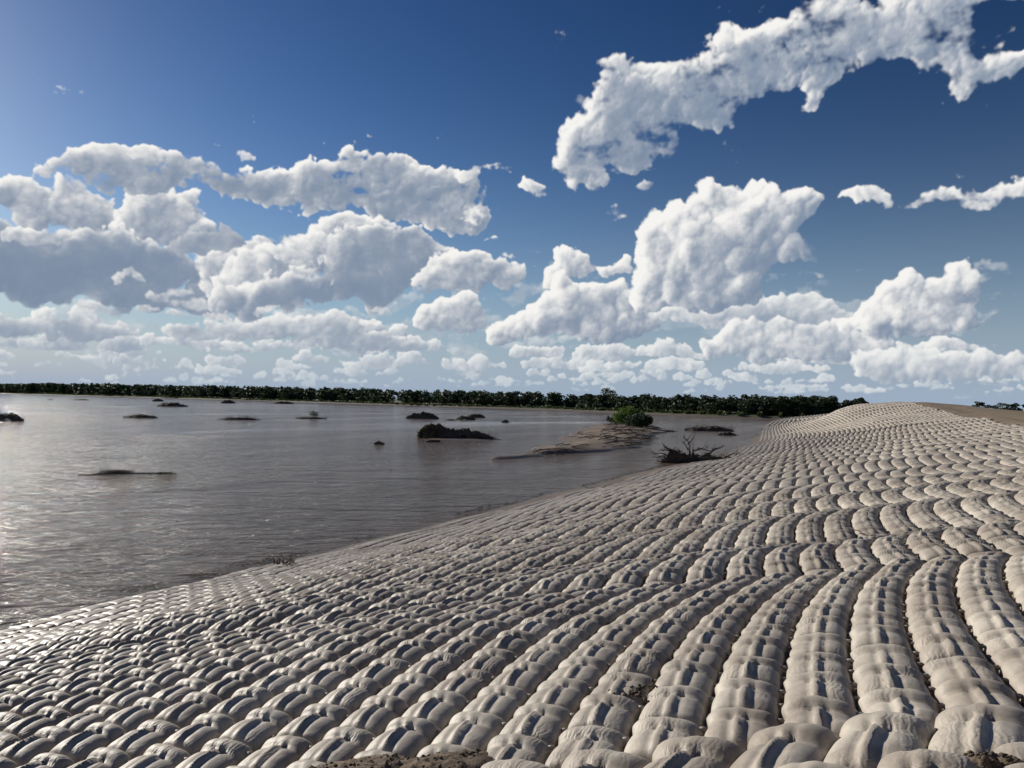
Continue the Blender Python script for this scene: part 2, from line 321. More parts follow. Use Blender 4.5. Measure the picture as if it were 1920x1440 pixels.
# ------------------------------------------------------------------ materials
def new_mat(name):
    m=bpy.data.materials.new(name); m.use_nodes=True; nt=m.node_tree; b=nt.nodes['Principled BSDF']
    return m,nt,b
def nd(nt,t,**kw):
    n=nt.nodes.new(t)
    for k,v in kw.items():
        if k.startswith('i_'):
            key=k[2:]; key=int(key) if key.isdigit() else key.replace('_',' ')
            n.inputs[key].default_value=v
        else: setattr(n,k,v)
    return n
def noise(nt,vec,scale,detail=4,rough=.55,dist=0):
    n=nd(nt,'ShaderNodeTexNoise',i_Scale=scale,i_Detail=detail,i_Roughness=rough,i_Distortion=dist)
    if vec is not None: nt.links.new(vec,n.inputs['Vector'])
    return n.outputs['Fac']
def ramp(nt,fac,stops):
    r=nd(nt,'ShaderNodeValToRGB'); e=r.color_ramp.elements
    while len(e)<len(stops): e.new(.5)
    for i,(p,c) in enumerate(stops): e[i].position=p; e[i].color=(c[0],c[1],c[2],1) if hasattr(c,'__len__') else (c,c,c,1)
    nt.links.new(fac,r.inputs[0]); return r.outputs[0]
def mixc(nt,f,a,b,bt='MIX'):
    m=nd(nt,'ShaderNodeMix',data_type='RGBA',blend_type=bt)
    for s,v in ((0,f),(6,a),(7,b)):
        if hasattr(v,'is_linked') : nt.links.new(v,m.inputs[s])
        else: m.inputs[s].default_value=v if s==0 else (v[0],v[1],v[2],1)
    return m.outputs[2]
def mth(nt,op,a,b=None):
    m=nd(nt,'ShaderNodeMath',operation=op)
    for i,v in enumerate((a,b)):
        if v is None: continue
        if hasattr(v,'is_linked'): nt.links.new(v,m.inputs[i])
        else: m.inputs[i].default_value=v
    return m.outputs[0]
def bump(nt,b,h,strength,dist):
    n=nd(nt,'ShaderNodeBump',i_Strength=strength,i_Distance=dist); nt.links.new(h,n.inputs['Height'])
    old=b.inputs['Normal']
    if old.is_linked: nt.links.new(old.links[0].from_socket,n.inputs['Normal'])
    nt.links.new(n.outputs[0],old)
def pos(nt): return nd(nt,'ShaderNodeNewGeometry').outputs['Position']
def mapped(nt,vec,scale,rot=0):
    m=nd(nt,'ShaderNodeMapping'); m.inputs['Scale'].default_value=scale; m.inputs['Rotation'].default_value=(0,0,rot); nt.links.new(vec,m.inputs[0]); return m.outputs[0]
def attr(nt,n): return nd(nt,'ShaderNodeAttribute',attribute_name=n).outputs['Fac']

def mat_geotextile():
    m,nt,b=new_mat('geotextile'); p=pos(nt); L=nt.links.new
    tone=attr(nt,'tone'); low=attr(nt,'low'); wet=attr(nt,'wet')
    base=mixc(nt,tone,(.385,.342,.285),(.575,.52,.44))
    stain=ramp(nt,noise(nt,p,1.1,5,.6),[(.40,0),(.62,1)])
    base=mixc(nt,mth(nt,'MULTIPLY',stain,.6),base,(.235,.185,.145))
    blot=ramp(nt,noise(nt,p,9,5,.65),[(.3,.78),(.7,1.10)])
    base=mixc(nt,1.0,base,blot,'MULTIPLY')
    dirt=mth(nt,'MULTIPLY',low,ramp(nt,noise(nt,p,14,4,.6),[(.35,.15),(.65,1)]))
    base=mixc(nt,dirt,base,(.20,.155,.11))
    base=mixc(nt,mth(nt,'MULTIPLY',wet,.35),base,(.17,.145,.125))
    mud=mth(nt,'MULTIPLY',ramp(nt,wet,[(.86,0),(1,1)]),ramp(nt,noise(nt,p,.9,5,.65),[(.42,0),(.6,.9)])); base=mixc(nt,mud,base,(.16,.115,.08))
    L(base,b.inputs['Base Color'])
    rr=mth(nt,'SUBTRACT',.54,mth(nt,'MULTIPLY',wet,.10)); rr=mth(nt,'ADD',rr,mth(nt,'MULTIPLY',noise(nt,p,20,3),.12)); L(rr,b.inputs['Roughness'])
    b.inputs['Specular IOR Level'].default_value=.5; b.inputs['Sheen Weight'].default_value=.05
    cr=noise(nt,mapped(nt,p,(7,7,30)),1.0,5,.6,.8)
    bump(nt,b,cr,.30,.014)
    wr=nd(nt,'ShaderNodeTexWave',i_Scale=9.0,i_Distortion=9.0,i_Detail=3.0,i_Detail_Scale=1.2); nt.links.new(mapped(nt,p,(1,1,2.2),.5),wr.inputs[0]); wm=mth(nt,'MULTIPLY',wr.outputs['Fac'],ramp(nt,noise(nt,p,1.7,3),[(.5,0),(.62,1)])); bump(nt,b,wm,.30,.006)
    bump(nt,b,noise(nt,p,160,2,.5),.22,.002)
    bump(nt,b,noise(nt,p,38,4,.6),.14,.005)
    return m
def mat_sand(name,c1,c2,wetness=True,rough=.9,bs=.5,scale=1.0):
    m,nt,b=new_mat(name); p=pos(nt)
    f=noise(nt,p,.8*scale,6,.62); c=mixc(nt,ramp(nt,f,[(.35,0),(.65,1)]),c1,c2)
    c=mixc(nt,1.0,c,ramp(nt,noise(nt,p,22*scale,5,.7),[(.3,.72),(.7,1.15)]),'MULTIPLY')
    if wetness:
        z=nd(nt,'ShaderNodeSeparateXYZ'); nt.links.new(p,z.inputs[0])
        wl=ramp(nt,z.outputs[2],[(0.0,1),(.34,0)])
        c=mixc(nt,mth(nt,'MULTIPLY',wl,.6),c,(.075,.055,.042)); 
        nt.links.new(mth(nt,'SUBTRACT',rough,mth(nt,'MULTIPLY',wl,.45)),b.inputs['Roughness'])
    else: b.inputs['Roughness'].default_value=rough
    nt.links.new(c,b.inputs['Base Color'])
    bump(nt,b,noise(nt,p,6*scale,7,.7),bs,.05); bump(nt,b,noise(nt,p,60*scale,4,.7),bs,.008)
    return m
def mat_water():
    m,nt,b=new_mat('river_water'); p=pos(nt)
    flow=mapped(nt,p,(1,1,1),math.radians(28))
    big=noise(nt,mapped(nt,flow,(.045,.010,1)),1.0,5,.6,.6)
    mid=noise(nt,mapped(nt,flow,(.22,.05,1)),1.0,4,.6,.5)
    calm=ramp(nt,mth(nt,'ADD',mth(nt,'MULTIPLY',big,.72),mth(nt,'MULTIPLY',mid,.28)),[(.40,0),(.58,1)])
    c=mixc(nt,calm,(.205,.140,.098),(.170,.120,.088)); nt.links.new(c,b.inputs['Base Color'])
    b.inputs['IOR'].default_value=1.333
    b.inputs['Specular IOR Level'].default_value=.5
    b.inputs['Roughness'].default_value=.08
    w1=noise(nt,mapped(nt,p,(1.1,3.0,1)),1.0,4,.6,.6)
    w2=noise(nt,mapped(nt,p,(2.4,8.0,1)),1.0,4,.62,.4)
    w3=noise(nt,mapped(nt,p,(10,20,1)),1.0,2,.6)
    st=mth(nt,'ADD',.12,mth(nt,'MULTIPLY',calm,.88))
    def bp(h,k,dist):
        n=nd(nt,'ShaderNodeBump',i_Distance=dist); nt.links.new(h,n.inputs['Height']); nt.links.new(mth(nt,'MULTIPLY',st,k),n.inputs['Strength'])
        o=b.inputs['Normal']
        if o.is_linked: nt.links.new(o.links[0].from_socket,n.inputs['Normal'])
        nt.links.new(n.outputs[0],o)
    w0=noise(nt,mapped(nt,p,(.13,.5,1)),1.0,3,.55,.8); wm=noise(nt,mapped(nt,p,(.42,1.5,1)),1.0,3,.6,.8)
    bp(w0,1.0,.75); bp(wm,1.0,.42); bp(w1,1.0,.26); bp(w2,1.0,.13); bp(w3,.6,.02)
    nt.links.new(mth(nt,'ADD',.045,mth(nt,'MULTIPLY',mid,.15)),b.inputs['Roughness'])
    return m
def mat_leaf(name,c1,c2,sc=.8,trans=.25,rv=(.7,1.3)):
    m,nt,b=new_mat(name); p=pos(nt)
    f=ramp(nt,noise(nt,p,sc,3,.6),[(.35,0),(.65,1)]); c=mixc(nt,f,c1,c2)
    ri=nd(nt,'ShaderNodeNewGeometry').outputs['Random Per Island']
    c=mixc(nt,1.0,c,ramp(nt,ri,[(0,rv[0]),(1,rv[1])]),'MULTIPLY')
    oi=nd(nt,'ShaderNodeObjectInfo').outputs['Random']; c=mixc(nt,1.0,c,ramp(nt,oi,[(0,(.75,.8,.8)),(1,(1.2,1.1,1.0))]),'MULTIPLY')
    nt.links.new(c,b.inputs['Base Color']); b.inputs['Roughness'].default_value=.6
    t=nd(nt,'ShaderNodeBsdfTranslucent'); nt.links.new(c,t.inputs[0]); mx=nd(nt,'ShaderNodeMixShader'); mx.inputs[0].default_value=trans
    nt.links.new(b.outputs[0],mx.inputs[1]); nt.links.new(t.outputs[0],mx.inputs[2]); nt.links.new(mx.outputs[0],nt.nodes['Material Output'].inputs[0])
    return m
def mat_wood(name,c1,c2,rough=.8):
    m,nt,b=new_mat(name); p=pos(nt)
    c=mixc(nt,noise(nt,p,6,4,.7),c1,c2); nt.links.new(c,b.inputs['Base Color']); b.inputs['Roughness'].default_value=rough
    bump(nt,b,noise(nt,p,30,4),.5,.02); return m
M_BAG=mat_geotextile()
M_SAND=mat_sand('bank_sand',(.30,.225,.15),(.22,.165,.11))
M_PLATEAU=M_SAND
M_MUD=mat_sand('wet_mud',(.20,.145,.105),(.115,.08,.06),rough=.75)
M_BAR=mat_sand('bar_sand',(.235,.175,.125),(.165,.12,.088),rough=.85,scale=.35)
M_CLOD=mat_sand('damp_soil',(.14,.10,.07),(.09,.065,.045),wetness=False,bs=.9)
M_WATER=mat_water()
M_TREE=mat_leaf('tree_leaves',(.030,.052,.024),(.050,.078,.030),.12,.25,(.88,1.12))
M_SHRUB=mat_leaf('shrub_leaves',(.06,.12,.02),(.12,.20,.035),.9,.4)
M_DARKSHRUB=mat_leaf('dark_shrub_leaves',(.02,.035,.015),(.035,.06,.02),.9,.2)
M_GRASS=mat_leaf('bank_grass',(.045,.075,.02),(.09,.12,.04),.2,.3)
M_DRY=mat_leaf('dry_brush',(.07,.06,.035),(.11,.095,.05),.9,.2)
M_BARK=mat_wood('bark',(.07,.05,.038),(.035,.027,.022))
M_DRIFT=mat_wood('driftwood',(.095,.072,.055),(.045,.035,.028))
M_PALE=mat_wood('pale_driftwood',(.42,.37,.30),(.30,.25,.20))
M_DEBRIS=mat_sand('flood_debris',(.105,.078,.057),(.05,.038,.03),rough=.9,bs=1.0,scale=.6,wetness=False)

# ------------------------------------------------------------------ the bank as a surface of s (along the river) and p (towards the water)
_s=np.arange(-60,900,.5)
_th=np.radians(np.interp(_s,[-60,74,84,130,200,420,900],[27,27,18,19,22,22,30]))
_cx=np.concatenate([[0],np.cumsum(np.sin(_th[:-1])*.5)]); _cy=np.concatenate([[0],np.cumsum(np.cos(_th[:-1])*.5)])
_i0=np.argmin(abs(_s)); _cx-=_cx[_i0]; _cy-=_cy[_i0]
_pt=np.arange(-320,60,.25)
_zp=np.interp(_pt,[-320,-60,-12,-8.4,-7.2,-6.5,0,6,11,12.9,13.8,16,20,28,40,60],[-.05,-.20,-.50,-.76,-.90,-1.02,-1.90,-2.86,-3.56,-3.75,-3.88,-4.15,-4.6,-5.3,-6.0,-6.5])
_k=np.exp(-.5*(np.arange(-8,9)/3.2)**2); _k/=_k.sum(); _zp=np.convolve(np.pad(_zp,8,mode='edge'),_k,'valid')
CUSP=[-6,-1.5,4.6,10.0,12.3,16.2,19.8,23.6,27.4,31.2]
while CUSP[-1]<900: CUSP.append(CUSP[-1]+3.9)
CUSP=np.array(CUSP)
def scallop(s,p):
    s2=s+.4*p+.45*noise2(p*.2,s*0+3.3,21,2)+.2*noise2(p*.5,s*.1,22,2)
    i=np.clip(np.searchsorted(CUSP,s2)-1,0,len(CUSP)-2); f=(s2-CUSP[i])/(CUSP[i+1]-CUSP[i])
    return np.abs(np.sin(math.pi*np.clip(f,0,1)))**.85, i
def g2(s,p,s0,p0,ss,sp): return np.exp(-.5*((s-s0)/ss)**2-.5*((p-p0)/sp)**2)
def surf_z(s,p):
    z=np.interp(p,_pt,_zp)
    sc,i=scallop(s,p)
    fade=np.clip((p+8.5)/2,0,1)*np.clip((14-p)/5,.0,1)
    amp=(.075+.055*noise2(i*3.7,p*.22,23,2))*np.interp(s,[0,5,12,30,120,200],[1,1.15,1.1,.9,1.3,1.3])*(1-.35*np.clip((p-2)/4,0,1)*np.clip((s-9)/4,0,1))
    z=z+sc*amp*fade
    z=z+fade*(.10*noise2(s*.12,p*.16,24,2)+.28*noise2(s*.035,p*.05,25,2)*np.clip((s-25)/30,0,1))
    z=z-.10*g2(s,p,3.5,7.0,4,3)-.14*g2(s,p,3.5,3,2.5,2)+.10*g2(s,p,6,5.5,1.6,3)
    crest=np.clip((9-p)/7,0,1)
    z=z+2.0*np.exp(-.5*((s-120)/19)**2-.5*((p+2.5)/np.where(p<-2.5,9.0,5.5))**2)*crest+.25*g2(s,p,90,5,9,5)-.3*g2(s,p,97,2,6,5)
    z=z+np.where(p<-8,.10*noise2(s*.05,p*.05,26,3),0)
    return z+CAM_Z
def surf(s,p,h=0.0):
    """world position of a point of the bank, h above it"""
    s=np.asarray(s,float); p=np.asarray(p,float)
    sc,i=scallop(s,p); wig=.30*(sc-.5)*np.interp(s,[8,14,60],[.8,1.25,1.1])*np.interp(p,[-1,3,9],[1,.55,.4])*np.clip((15-p)/4,0,1)*np.clip((p+11)/3,0,1)+.55*g2(s,p,7.0,7,2.4,3)+.10*noise2(s*.1,p*.08,27,2)+np.clip((s-60)/60,0,1)*.5*noise2(s*.03,p*.03,28,2)
    q=p+wig
    x=np.interp(s,_s,_cx); y=np.interp(s,_s,_cy); th=np.interp(s,_s,_th)
    z=surf_z(s,q)
    slope=-(surf_z(s,q+.1)-surf_z(s,q-.1))/.2; nn=1/np.sqrt(1+slope**2)
    q=q+h*slope*nn
    return np.stack([x-q*np.cos(th),y+q*np.sin(th),z+h*nn],-1)

# ------------------------------------------------------------------ setting: river, banks
def ring_plane():
    r=np.array([0,30,80,200,500,1200,3000,9000.]); a=np.linspace(0,2*math.pi,49)[:-1]
    V=[[0,60,0]]+[[rr*math.cos(t),60+rr*math.sin(t),0] for rr in r[1:] for t in a]; k=48
    F=[]
    for j in range(k): F.append([0,1+j,1+(j+1)%k,1+(j+1)%k])
    for i in range(len(r)-2):
        for j in range(k): F.append([1+i*k+j,1+i*k+(j+1)%k,1+(i+1)*k+(j+1)%k,1+(i+1)*k+j][::-1])
    me=mesh_tris('river_water',np.array(V,float),np.array(F),M_WATER,False)
    return me
water=obj('river_water',ring_plane()); tag(water,kind='structure')
ss=np.concatenate([np.arange(-30,3,.5),np.arange(3,30,.12),np.arange(30,70,.3),np.arange(70,160,.7),np.arange(160,420,3),np.arange(420,860,10)])
pp=np.concatenate([[-310,-200,-120,-80,-50,-35],np.arange(-25,-10,1.0),np.arange(-10,15,.22),np.arange(15,22,1),[28,40,55]])
PP,SS=np.meshgrid(pp,ss)
G=surf(SS,PP,-.02)
d=np.hypot(G[...,0],G[...,1])
G[...,2]+=np.where(PP<-8,.025*noise2(G[...,0],G[...,1],30,5,.8),0)+np.where(SS+.4*PP<5.0,.03*noise2(G[...,0],G[...,1],31,5,.25),0)
bank=obj('sand_bank',mesh_np('sand_bank',G.reshape(-1,3),grid_faces(len(pp),len(ss)),M_SAND)); tag(bank,kind='structure')

# ------------------------------------------------------------------ revetment of sand-filled bags
W_B,L_B=.42,.49
def bag_points(s0,pc,nu,nv,W,Lb,H,r):
    """arrays over bags (n,) -> points (n,nv,nu,3) and the attribute low"""
    n=len(s0); u=np.linspace(-1,1,nu); u=np.sign(u)*np.abs(u)**.8 if nu>6 else u
    v=np.linspace(0,1,nv); v=v+.045*np.sin(2*math.pi*v)*(-1 if nv>8 else 0)
    U=np.broadcast_to(u[None,None,:],(n,nv,nu)); V=np.broadcast_to(v[None,:,None],(n,nv,nu))
    j=lambda a,b: r.uniform(a,b,n)[:,None,None]
    v1=.38+j(-.02,.02); v2=.83+j(-.02,.02); vc=.665+j(-.02,.02)
    l1=.90*np.clip(1-np.abs((V-v1)/.395)**3.0,0,1)**.5; l2=(1.0+j(-.07,.07))*np.sqrt(np.clip(1-np.abs((V-v2)/.185)**2.4,0,1))
    kk=.10; mx=np.maximum(l1,l2); hv=mx+kk*.25*np.clip(1-np.abs(l1-l2)/kk,0,1)**2
    hv=.07+.93*hv
    hv=hv*np.clip(V/.05,0,1)**.5*np.clip((1-V)/.03,0,1)**.5 if nv>=12 else hv
    e=.975-.06*np.exp(-((V-.60)/.11)**2)-.04*np.exp(-((V-.02)/.08)**2)+.06*np.exp(-((V-.86)/.09)**2)
    if nv<8: e=e*0+.95
    gu=np.clip(1-np.abs(U)**2.7,0,1)**.52
    uc=j(-.05,.05); gw=.085
    groove=np.exp(-((np.abs(U-uc)-.25)/gw)**2); tube=np.exp(-np.abs((U-uc)/.112)**3)
    kv=np.exp(-((V-.34)/.36)**6)
    crease=np.exp(-((V-vc)/.055)**2)
    hh=hv*gu*(1-.09*groove*(.3+.7*kv)+.24*tube*(.15+.85*kv))
    hh=hh-(.11*np.exp(-((np.abs(U-uc)-.20)/.075)**2-((V-vc-.01)/.045)**2))*gu
    hh=hh-.07*crease*gu*(np.abs(U)>.1)
    skew=j(-.06,.06); hh=hh*(1+skew*U*2)
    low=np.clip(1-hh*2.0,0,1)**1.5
    Hn=(np.asarray(H)[:,None,None] if np.ndim(H) else H)
    h=hh*Hn-.025*(gu<1e-6)*1.0 -.012
    Wn=(np.asarray(W)[:,None,None] if np.ndim(W) else W); Ln=Lb
    if nv>=12:
        h=h+.0040*noise2(U*2.2+np.arange(n)[:,None,None]*3.1,V*6+np.arange(n)[:,None,None]*7.3,33,3)*gu
    S=s0[:,None,None]+V*Ln+j(-.012,.012)*(1-V)*0+.012*U*j(-1,1)
    P=pc[:,None,None]-U*e*Wn*.5
    return surf(S,P,h),low
ncol0,ncol1=-17,31
smax=150.0
rows=int((smax-5.0)/L_B)+12
I,J=np.meshgrid(np.arange(ncol0,ncol1),np.arange(rows)); I=I.ravel(); J=J.ravel()
pc=I*W_B+.1; s0=5.0+J*L_B-.4*pc
ctr=surf(s0+.25,pc,.05)
def proj(P):
    v=P-np.array([0,0,CAM_Z]); return v@np.array(R),v@np.array(U),v@np.array(Fw)
a,b,c=proj(ctr); c=np.maximum(c,.01); px=CX+F_PX*a/c; py=CY-F_PX*b/c
wet=np.clip((pc-7.5)/4,0,1)
keep=(c>1.5)&(px>-260)&(px<2250)&(py<1640)&(ctr[:,2]>.02)&(pc>-7.0+.25*noise2(s0*.3,s0*0,40,2)+1.2*np.clip((s0-35)/60,0,1))
keep&=~((s0>150)&(pc<-2.5)&False)
edge=(pc>12.5+.25*noise2(s0*.2,s0*0,41,3)-.9*g2(s0,0,36,0,12,1)); keep&=~edge
vis=(px>-15)&(px<1935)&(py<1455)&keep
def tonev(n,r,pcv,s0v):
    t=.52+.35*noise2(s0v*.25,pcv*.4,42,3)+r.uniform(-.24,.24,n); return np.clip(t,0,1)
def H_of(pcv,s0v,r): return (.115*np.interp(pcv,[-7.5,-6,6,9,10.5,12.6],[.8,1.05,1.08,.95,.5,.3]))*r.uniform(.88,1.12,len(pcv))
revet=empty('sandbag_revetment',tuple(surf(5.0,0.))); tag(revet,'pale sand-filled geotextile bags tied in long rows covering the whole river bank','revetment')
RL=revet.location.copy()
r=np.random.RandomState(8)
order=np.argsort(np.where(vis,c,1e9)); near=order[:278]
isnear=np.zeros(len(s0),bool); isnear[near]=True
nu,nv=25,23
P_,low_=bag_points(s0[near],pc[near],nu,nv,W_B,L_B,H_of(pc[near],s0[near],r),r); T_=tonev(len(near),r,pc[near],s0[near])
FB=grid_faces(nu,nv)[:,::-1] if False else grid_faces(nu,nv)
def add_bag(P,low,t,w,nm='bag',label=None):
    o0=P.reshape(-1,3).mean(0)
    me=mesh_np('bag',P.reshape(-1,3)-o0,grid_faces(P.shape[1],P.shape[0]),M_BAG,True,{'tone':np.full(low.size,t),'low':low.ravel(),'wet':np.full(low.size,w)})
    o=obj(nm,me,revet,tuple(Vector(o0)-RL))
    if label: o['label']=label
    return o
for k in range(len(near)): add_bag(P_[k],low_[k],T_[k],wet[near[k]])
# the larger end bags along the near hem of the mats
for row,(sa,La,Wa,off) in enumerate(((4.22,.86,.515,0.0),(3.45,.86,.515,.2))):
    pe=np.arange(-2.2+off,2.6,.475); ne=len(pe); r=np.random.RandomState(9+row)
    Pe,le=bag_points(sa-.4*pe+r.uniform(-.03,.03,ne),pe,31,27,Wa,La,r.uniform(.135,.16,ne),r)
    Pe[...,2]+=.005
    for k in range(ne): add_bag(Pe[k],le[k],.6+.3*r.uniform(-1,1)*.5,0,label='larger end bag')
rest=np.where(keep&~isnear)[0]
Vs=[];Fs=[];Ls=[];Ts=[];Ws=[];n0=0
for lo,hi,nu,nv in ((0,12,21,19),(12,19,17,15),(19,32,12,11),(32,52,9,9),(52,80,7,7),(80,999,5,5)):
    ix=rest[(c[rest]>=lo)&(c[rest]<hi)]
    if len(ix)==0: continue
    r=np.random.RandomState(int(lo)+3)
    for ch in np.array_split(ix,max(1,len(ix)//2000)):
        P2,l2=bag_points(s0[ch],pc[ch],nu,nv,W_B,L_B,H_of(pc[ch],s0[ch],r),r)
        m=len(ch); F1=grid_faces(nu,nv); F2=(F1[None]+(np.arange(m)*nu*nv)[:,None,None]).reshape(-1,4)+n0
        Vs.append(P2.reshape(-1,3)); Fs.append(F2); Ls.append(l2.ravel()); Ts.append(np.repeat(tonev(m,r,pc[ch],s0[ch]),nu*nv)); Ws.append(np.repeat(wet[ch],nu*nv)); n0+=m*nu*nv
    NT=globals().get('NT',0)+len(ix)*(nu-1)*(nv-1)*2; pass
r=np.random.RandomState(71)
I2,J2=np.meshgrid(np.arange(-9,16),np.arange(190)); pc2=I2.ravel()*.86; s2_=smax-1+J2.ravel()*1.0-.4*pc2*0; k2=(pc2>-6.8)&(pc2<12.3)
pc2=pc2[k2]; s2_=s2_[k2]; P2,l2=bag_points(s2_,pc2,5,5,.86,1.0,np.full(len(pc2),.2),r); m=len(pc2)
Vs.append(P2.reshape(-1,3)); Fs.append((grid_faces(5,5)[None]+(np.arange(m)*25)[:,None,None]).reshape(-1,4)+n0); Ls.append(l2.ravel()); Ts.append(np.repeat(tonev(m,r,pc2,s2_),25)); Ws.append(np.zeros(m*25)); n0+=m*25
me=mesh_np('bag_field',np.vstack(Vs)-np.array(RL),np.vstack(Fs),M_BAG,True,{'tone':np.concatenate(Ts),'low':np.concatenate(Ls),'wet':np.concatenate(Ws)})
tag(obj('bag_field',me,revet),kind='stuff')
# short ties that knot neighbouring rows together
g=Geo(); r=np.random.RandomState(12)
for k in np.concatenate([near,rest[c[rest]<12]]):
    sv_=np.full(4,s0[k]+(.84+r.uniform(-.03,.03))*L_B); dq=np.array([-.030,-.012,.008,.030])
    g.tube(surf(sv_,pc[k]-W_B*.5+dq,np.array([.018,.034,.034,.018])),[.008,.016,.016,.008],7)
    if r.rand()<.7: g.tube(surf(sv_-.20,pc[k]-W_B*.5+dq,np.array([.010,.022,.022,.010])),[.006,.012,.012,.006],6)
tag(obj('knotted_ties',mesh_tris('knotted_ties',np.vstack(g.V)-np.array(RL),np.vstack(g.F),M_BAG),revet),kind='stuff')

# ------------------------------------------------------------------ far bank: land, wood, single trees
FB=[(-2600,3400,1),(-1248,1875,1),(-700,1370,1),(-318,997,1),(-76,690,1),(16.5,597,1),(51,527,1),(96,408,1),(122,380,1),(170,372,1),(260,400,1),(420,470,1),(900,700,1)]
fb=np.array([(x,y) for x,y,_ in FB],float)*.577
def fb_path(n=240):
    seg=np.r_[0,np.cumsum(np.hypot(*np.diff(fb,axis=0).T))]; t=np.linspace(0,1,n)**1.0*seg[-1]
    x=np.interp(t,seg,fb[:,0]); y=np.interp(t,seg,fb[:,1])
    k=np.exp(-.5*(np.arange(-6,7)/2.5)**2); k/=k.sum()
    x=np.convolve(np.pad(x,6,mode='edge'),k,'valid'); y=np.convolve(np.pad(y,6,mode='edge'),k,'valid')
    tx=np.gradient(x); ty=np.gradient(y); l=np.hypot(tx,ty); return x,y,-ty/l,tx/l
bx,by,nx,ny=fb_path(400)
offs=np.array([-10,-4,-1.2,0,.8,2,6,16,40,90,300,1200,4500.])
hts=np.array([-.5,-.12,.02,.12,.45,.65,.8,.9,1,1.1,1.2,1.3,1.3])
V=[];
for i in range(len(bx)):
    wob=3*noise2(bx[i]*.02,by[i]*.02,51,3)
    for o,h in zip(offs,hts):
        oo=o+wob*(abs(o)<100); V.append((bx[i]+nx[i]*oo,by[i]+ny[i]*oo,h+.12*noise2(bx[i]*.1+o,by[i]*.1,52,2)*(h>.1)))
def mat_far_ground():
    m,nt,b=new_mat('far_bank_ground'); p=pos(nt); z=nd(nt,'ShaderNodeSeparateXYZ'); nt.links.new(p,z.inputs[0])
    c=mixc(nt,ramp(nt,mth(nt,'ADD',z.outputs[2],mth(nt,'MULTIPLY',noise(nt,p,.08,4),.5)),[(.72,0),(.80,1)]),(.085,.062,.045),(.03,.05,.018))
    nt.links.new(c,b.inputs['Base Color']); b.inputs['Roughness'].default_value=.9; return m
fbm=mesh_np('far_bank',np.array(V),grid_faces(len(offs),len(bx)),mat_far_ground())
tag(obj('far_bank_ground',fbm),kind='structure')
def far_pt(i,o):
    return np.array([bx[i]+nx[i]*o,by[i]+ny[i]*o,.75])

def tree_meshes(seed,h=10.,w=8.,nleaf=1000,lsz=.52,stuff_low=False):
    """crown (leaf clumps) and trunk with limbs for one broadleaf tree, base at 0"""
    r=np.random.RandomState(seed); cl=[]
    n=r.randint(9,14)
    for k in range(n):
        a=r.uniform(0,2*math.pi); q=r.uniform(.1,1)**.6; z=h*r.uniform(.16,.84)
        env=w*.5*math.sin(math.pi*min(1,max(.12,(z/h-.02)/1.02)))**.6
        cl.append((math.cos(a)*q*env*.8,math.sin(a)*q*env*.8,z,r.uniform(.55,1.0)*w*.22))
    cl.append((r.uniform(-.5,.5),r.uniform(-.5,.5),h*.88,w*.17))
    C=[]
    for (x,y,z,rad) in cl:
        m=int(nleaf/len(cl)); d=r.standard_normal((m,3)); d/=np.linalg.norm(d,axis=1)[:,None]; q=r.uniform(.55,1.05,m)[:,None]
        C.append(np.array([x,y,z])+d*q*rad*np.array([1.15,1.15,.8]))
    V,F=leaves(np.vstack(C),lsz,r,.4)
    g=Geo(); g.tube([(0,0,-.3),(r.uniform(-.2,.2),r.uniform(-.2,.2),h*.2),(r.uniform(-.4,.4),r.uniform(-.4,.4),h*.42),(r.uniform(-.4,.4),0,h*.7)],[.26,.2,.15,.05],6)
    for (x,y,z,rad) in cl[:7]: g.tube([(0,0,h*r.uniform(.12,.35)),(x*.5,y*.5,z*.7),(x,y,z)],[.12,.08,.03],4)
    return V,F,g
variants=[]
for k in range(7):
    V,F,g=tree_meshes(100+k,10,[8,7,9.5,7.5,8.5,6.5,10][k])
    variants.append((mesh_np('crown',V,F,M_TREE,False),mesh_tris('trunk',np.vstack(g.V),np.vstack(g.F),M_BARK),V,F))
def place_tree(P,k,sc,sz,rz,label,group,first=[True]*7):
    t=empty('broadleaf_tree',tuple(P),rz); t.scale=(sc,sc,sz); tag(t,label,'tree',group)
    for nm,me in (('crown',variants[k][0]),('trunk',variants[k][1])):
        o=bpy.data.objects.new(nm,me); link(o,t)
    return t
r=np.random.RandomState(77)
def idx_at(px_):   # index of the bank path seen at photo column px_
    X=np.array([proj(np.array([x,y,1.3])) for x,y in zip(bx,by)]); pxs=CX+F_PX*X[:,0]/np.maximum(X[:,2],1); pxs=np.where(X[:,2]<1,-9999,pxs)
    return int(np.argmin(abs(pxs-px_)))
# the trees one can tell apart: along the near part of the far bank
def stretch(x):
    for lim,l in ((1100,'dark green tree of the far wood left of the island bush'),(1210,'dark tree of the far wood seen over the island bush'),(1320,'rounded dark tree of the far wood above the grassy strip right of the island bush'),(1380,'tree in the far wood, just left of the pale eroded bank'),(1440,'dense dark tree standing over the pale eroded bank'),(1525,'tall dark tree of the far wood over the low end of the bag-covered bank'),(9999,'last dark trees of the far wood against the bag-covered hill')):
        if x<lim: return l,l

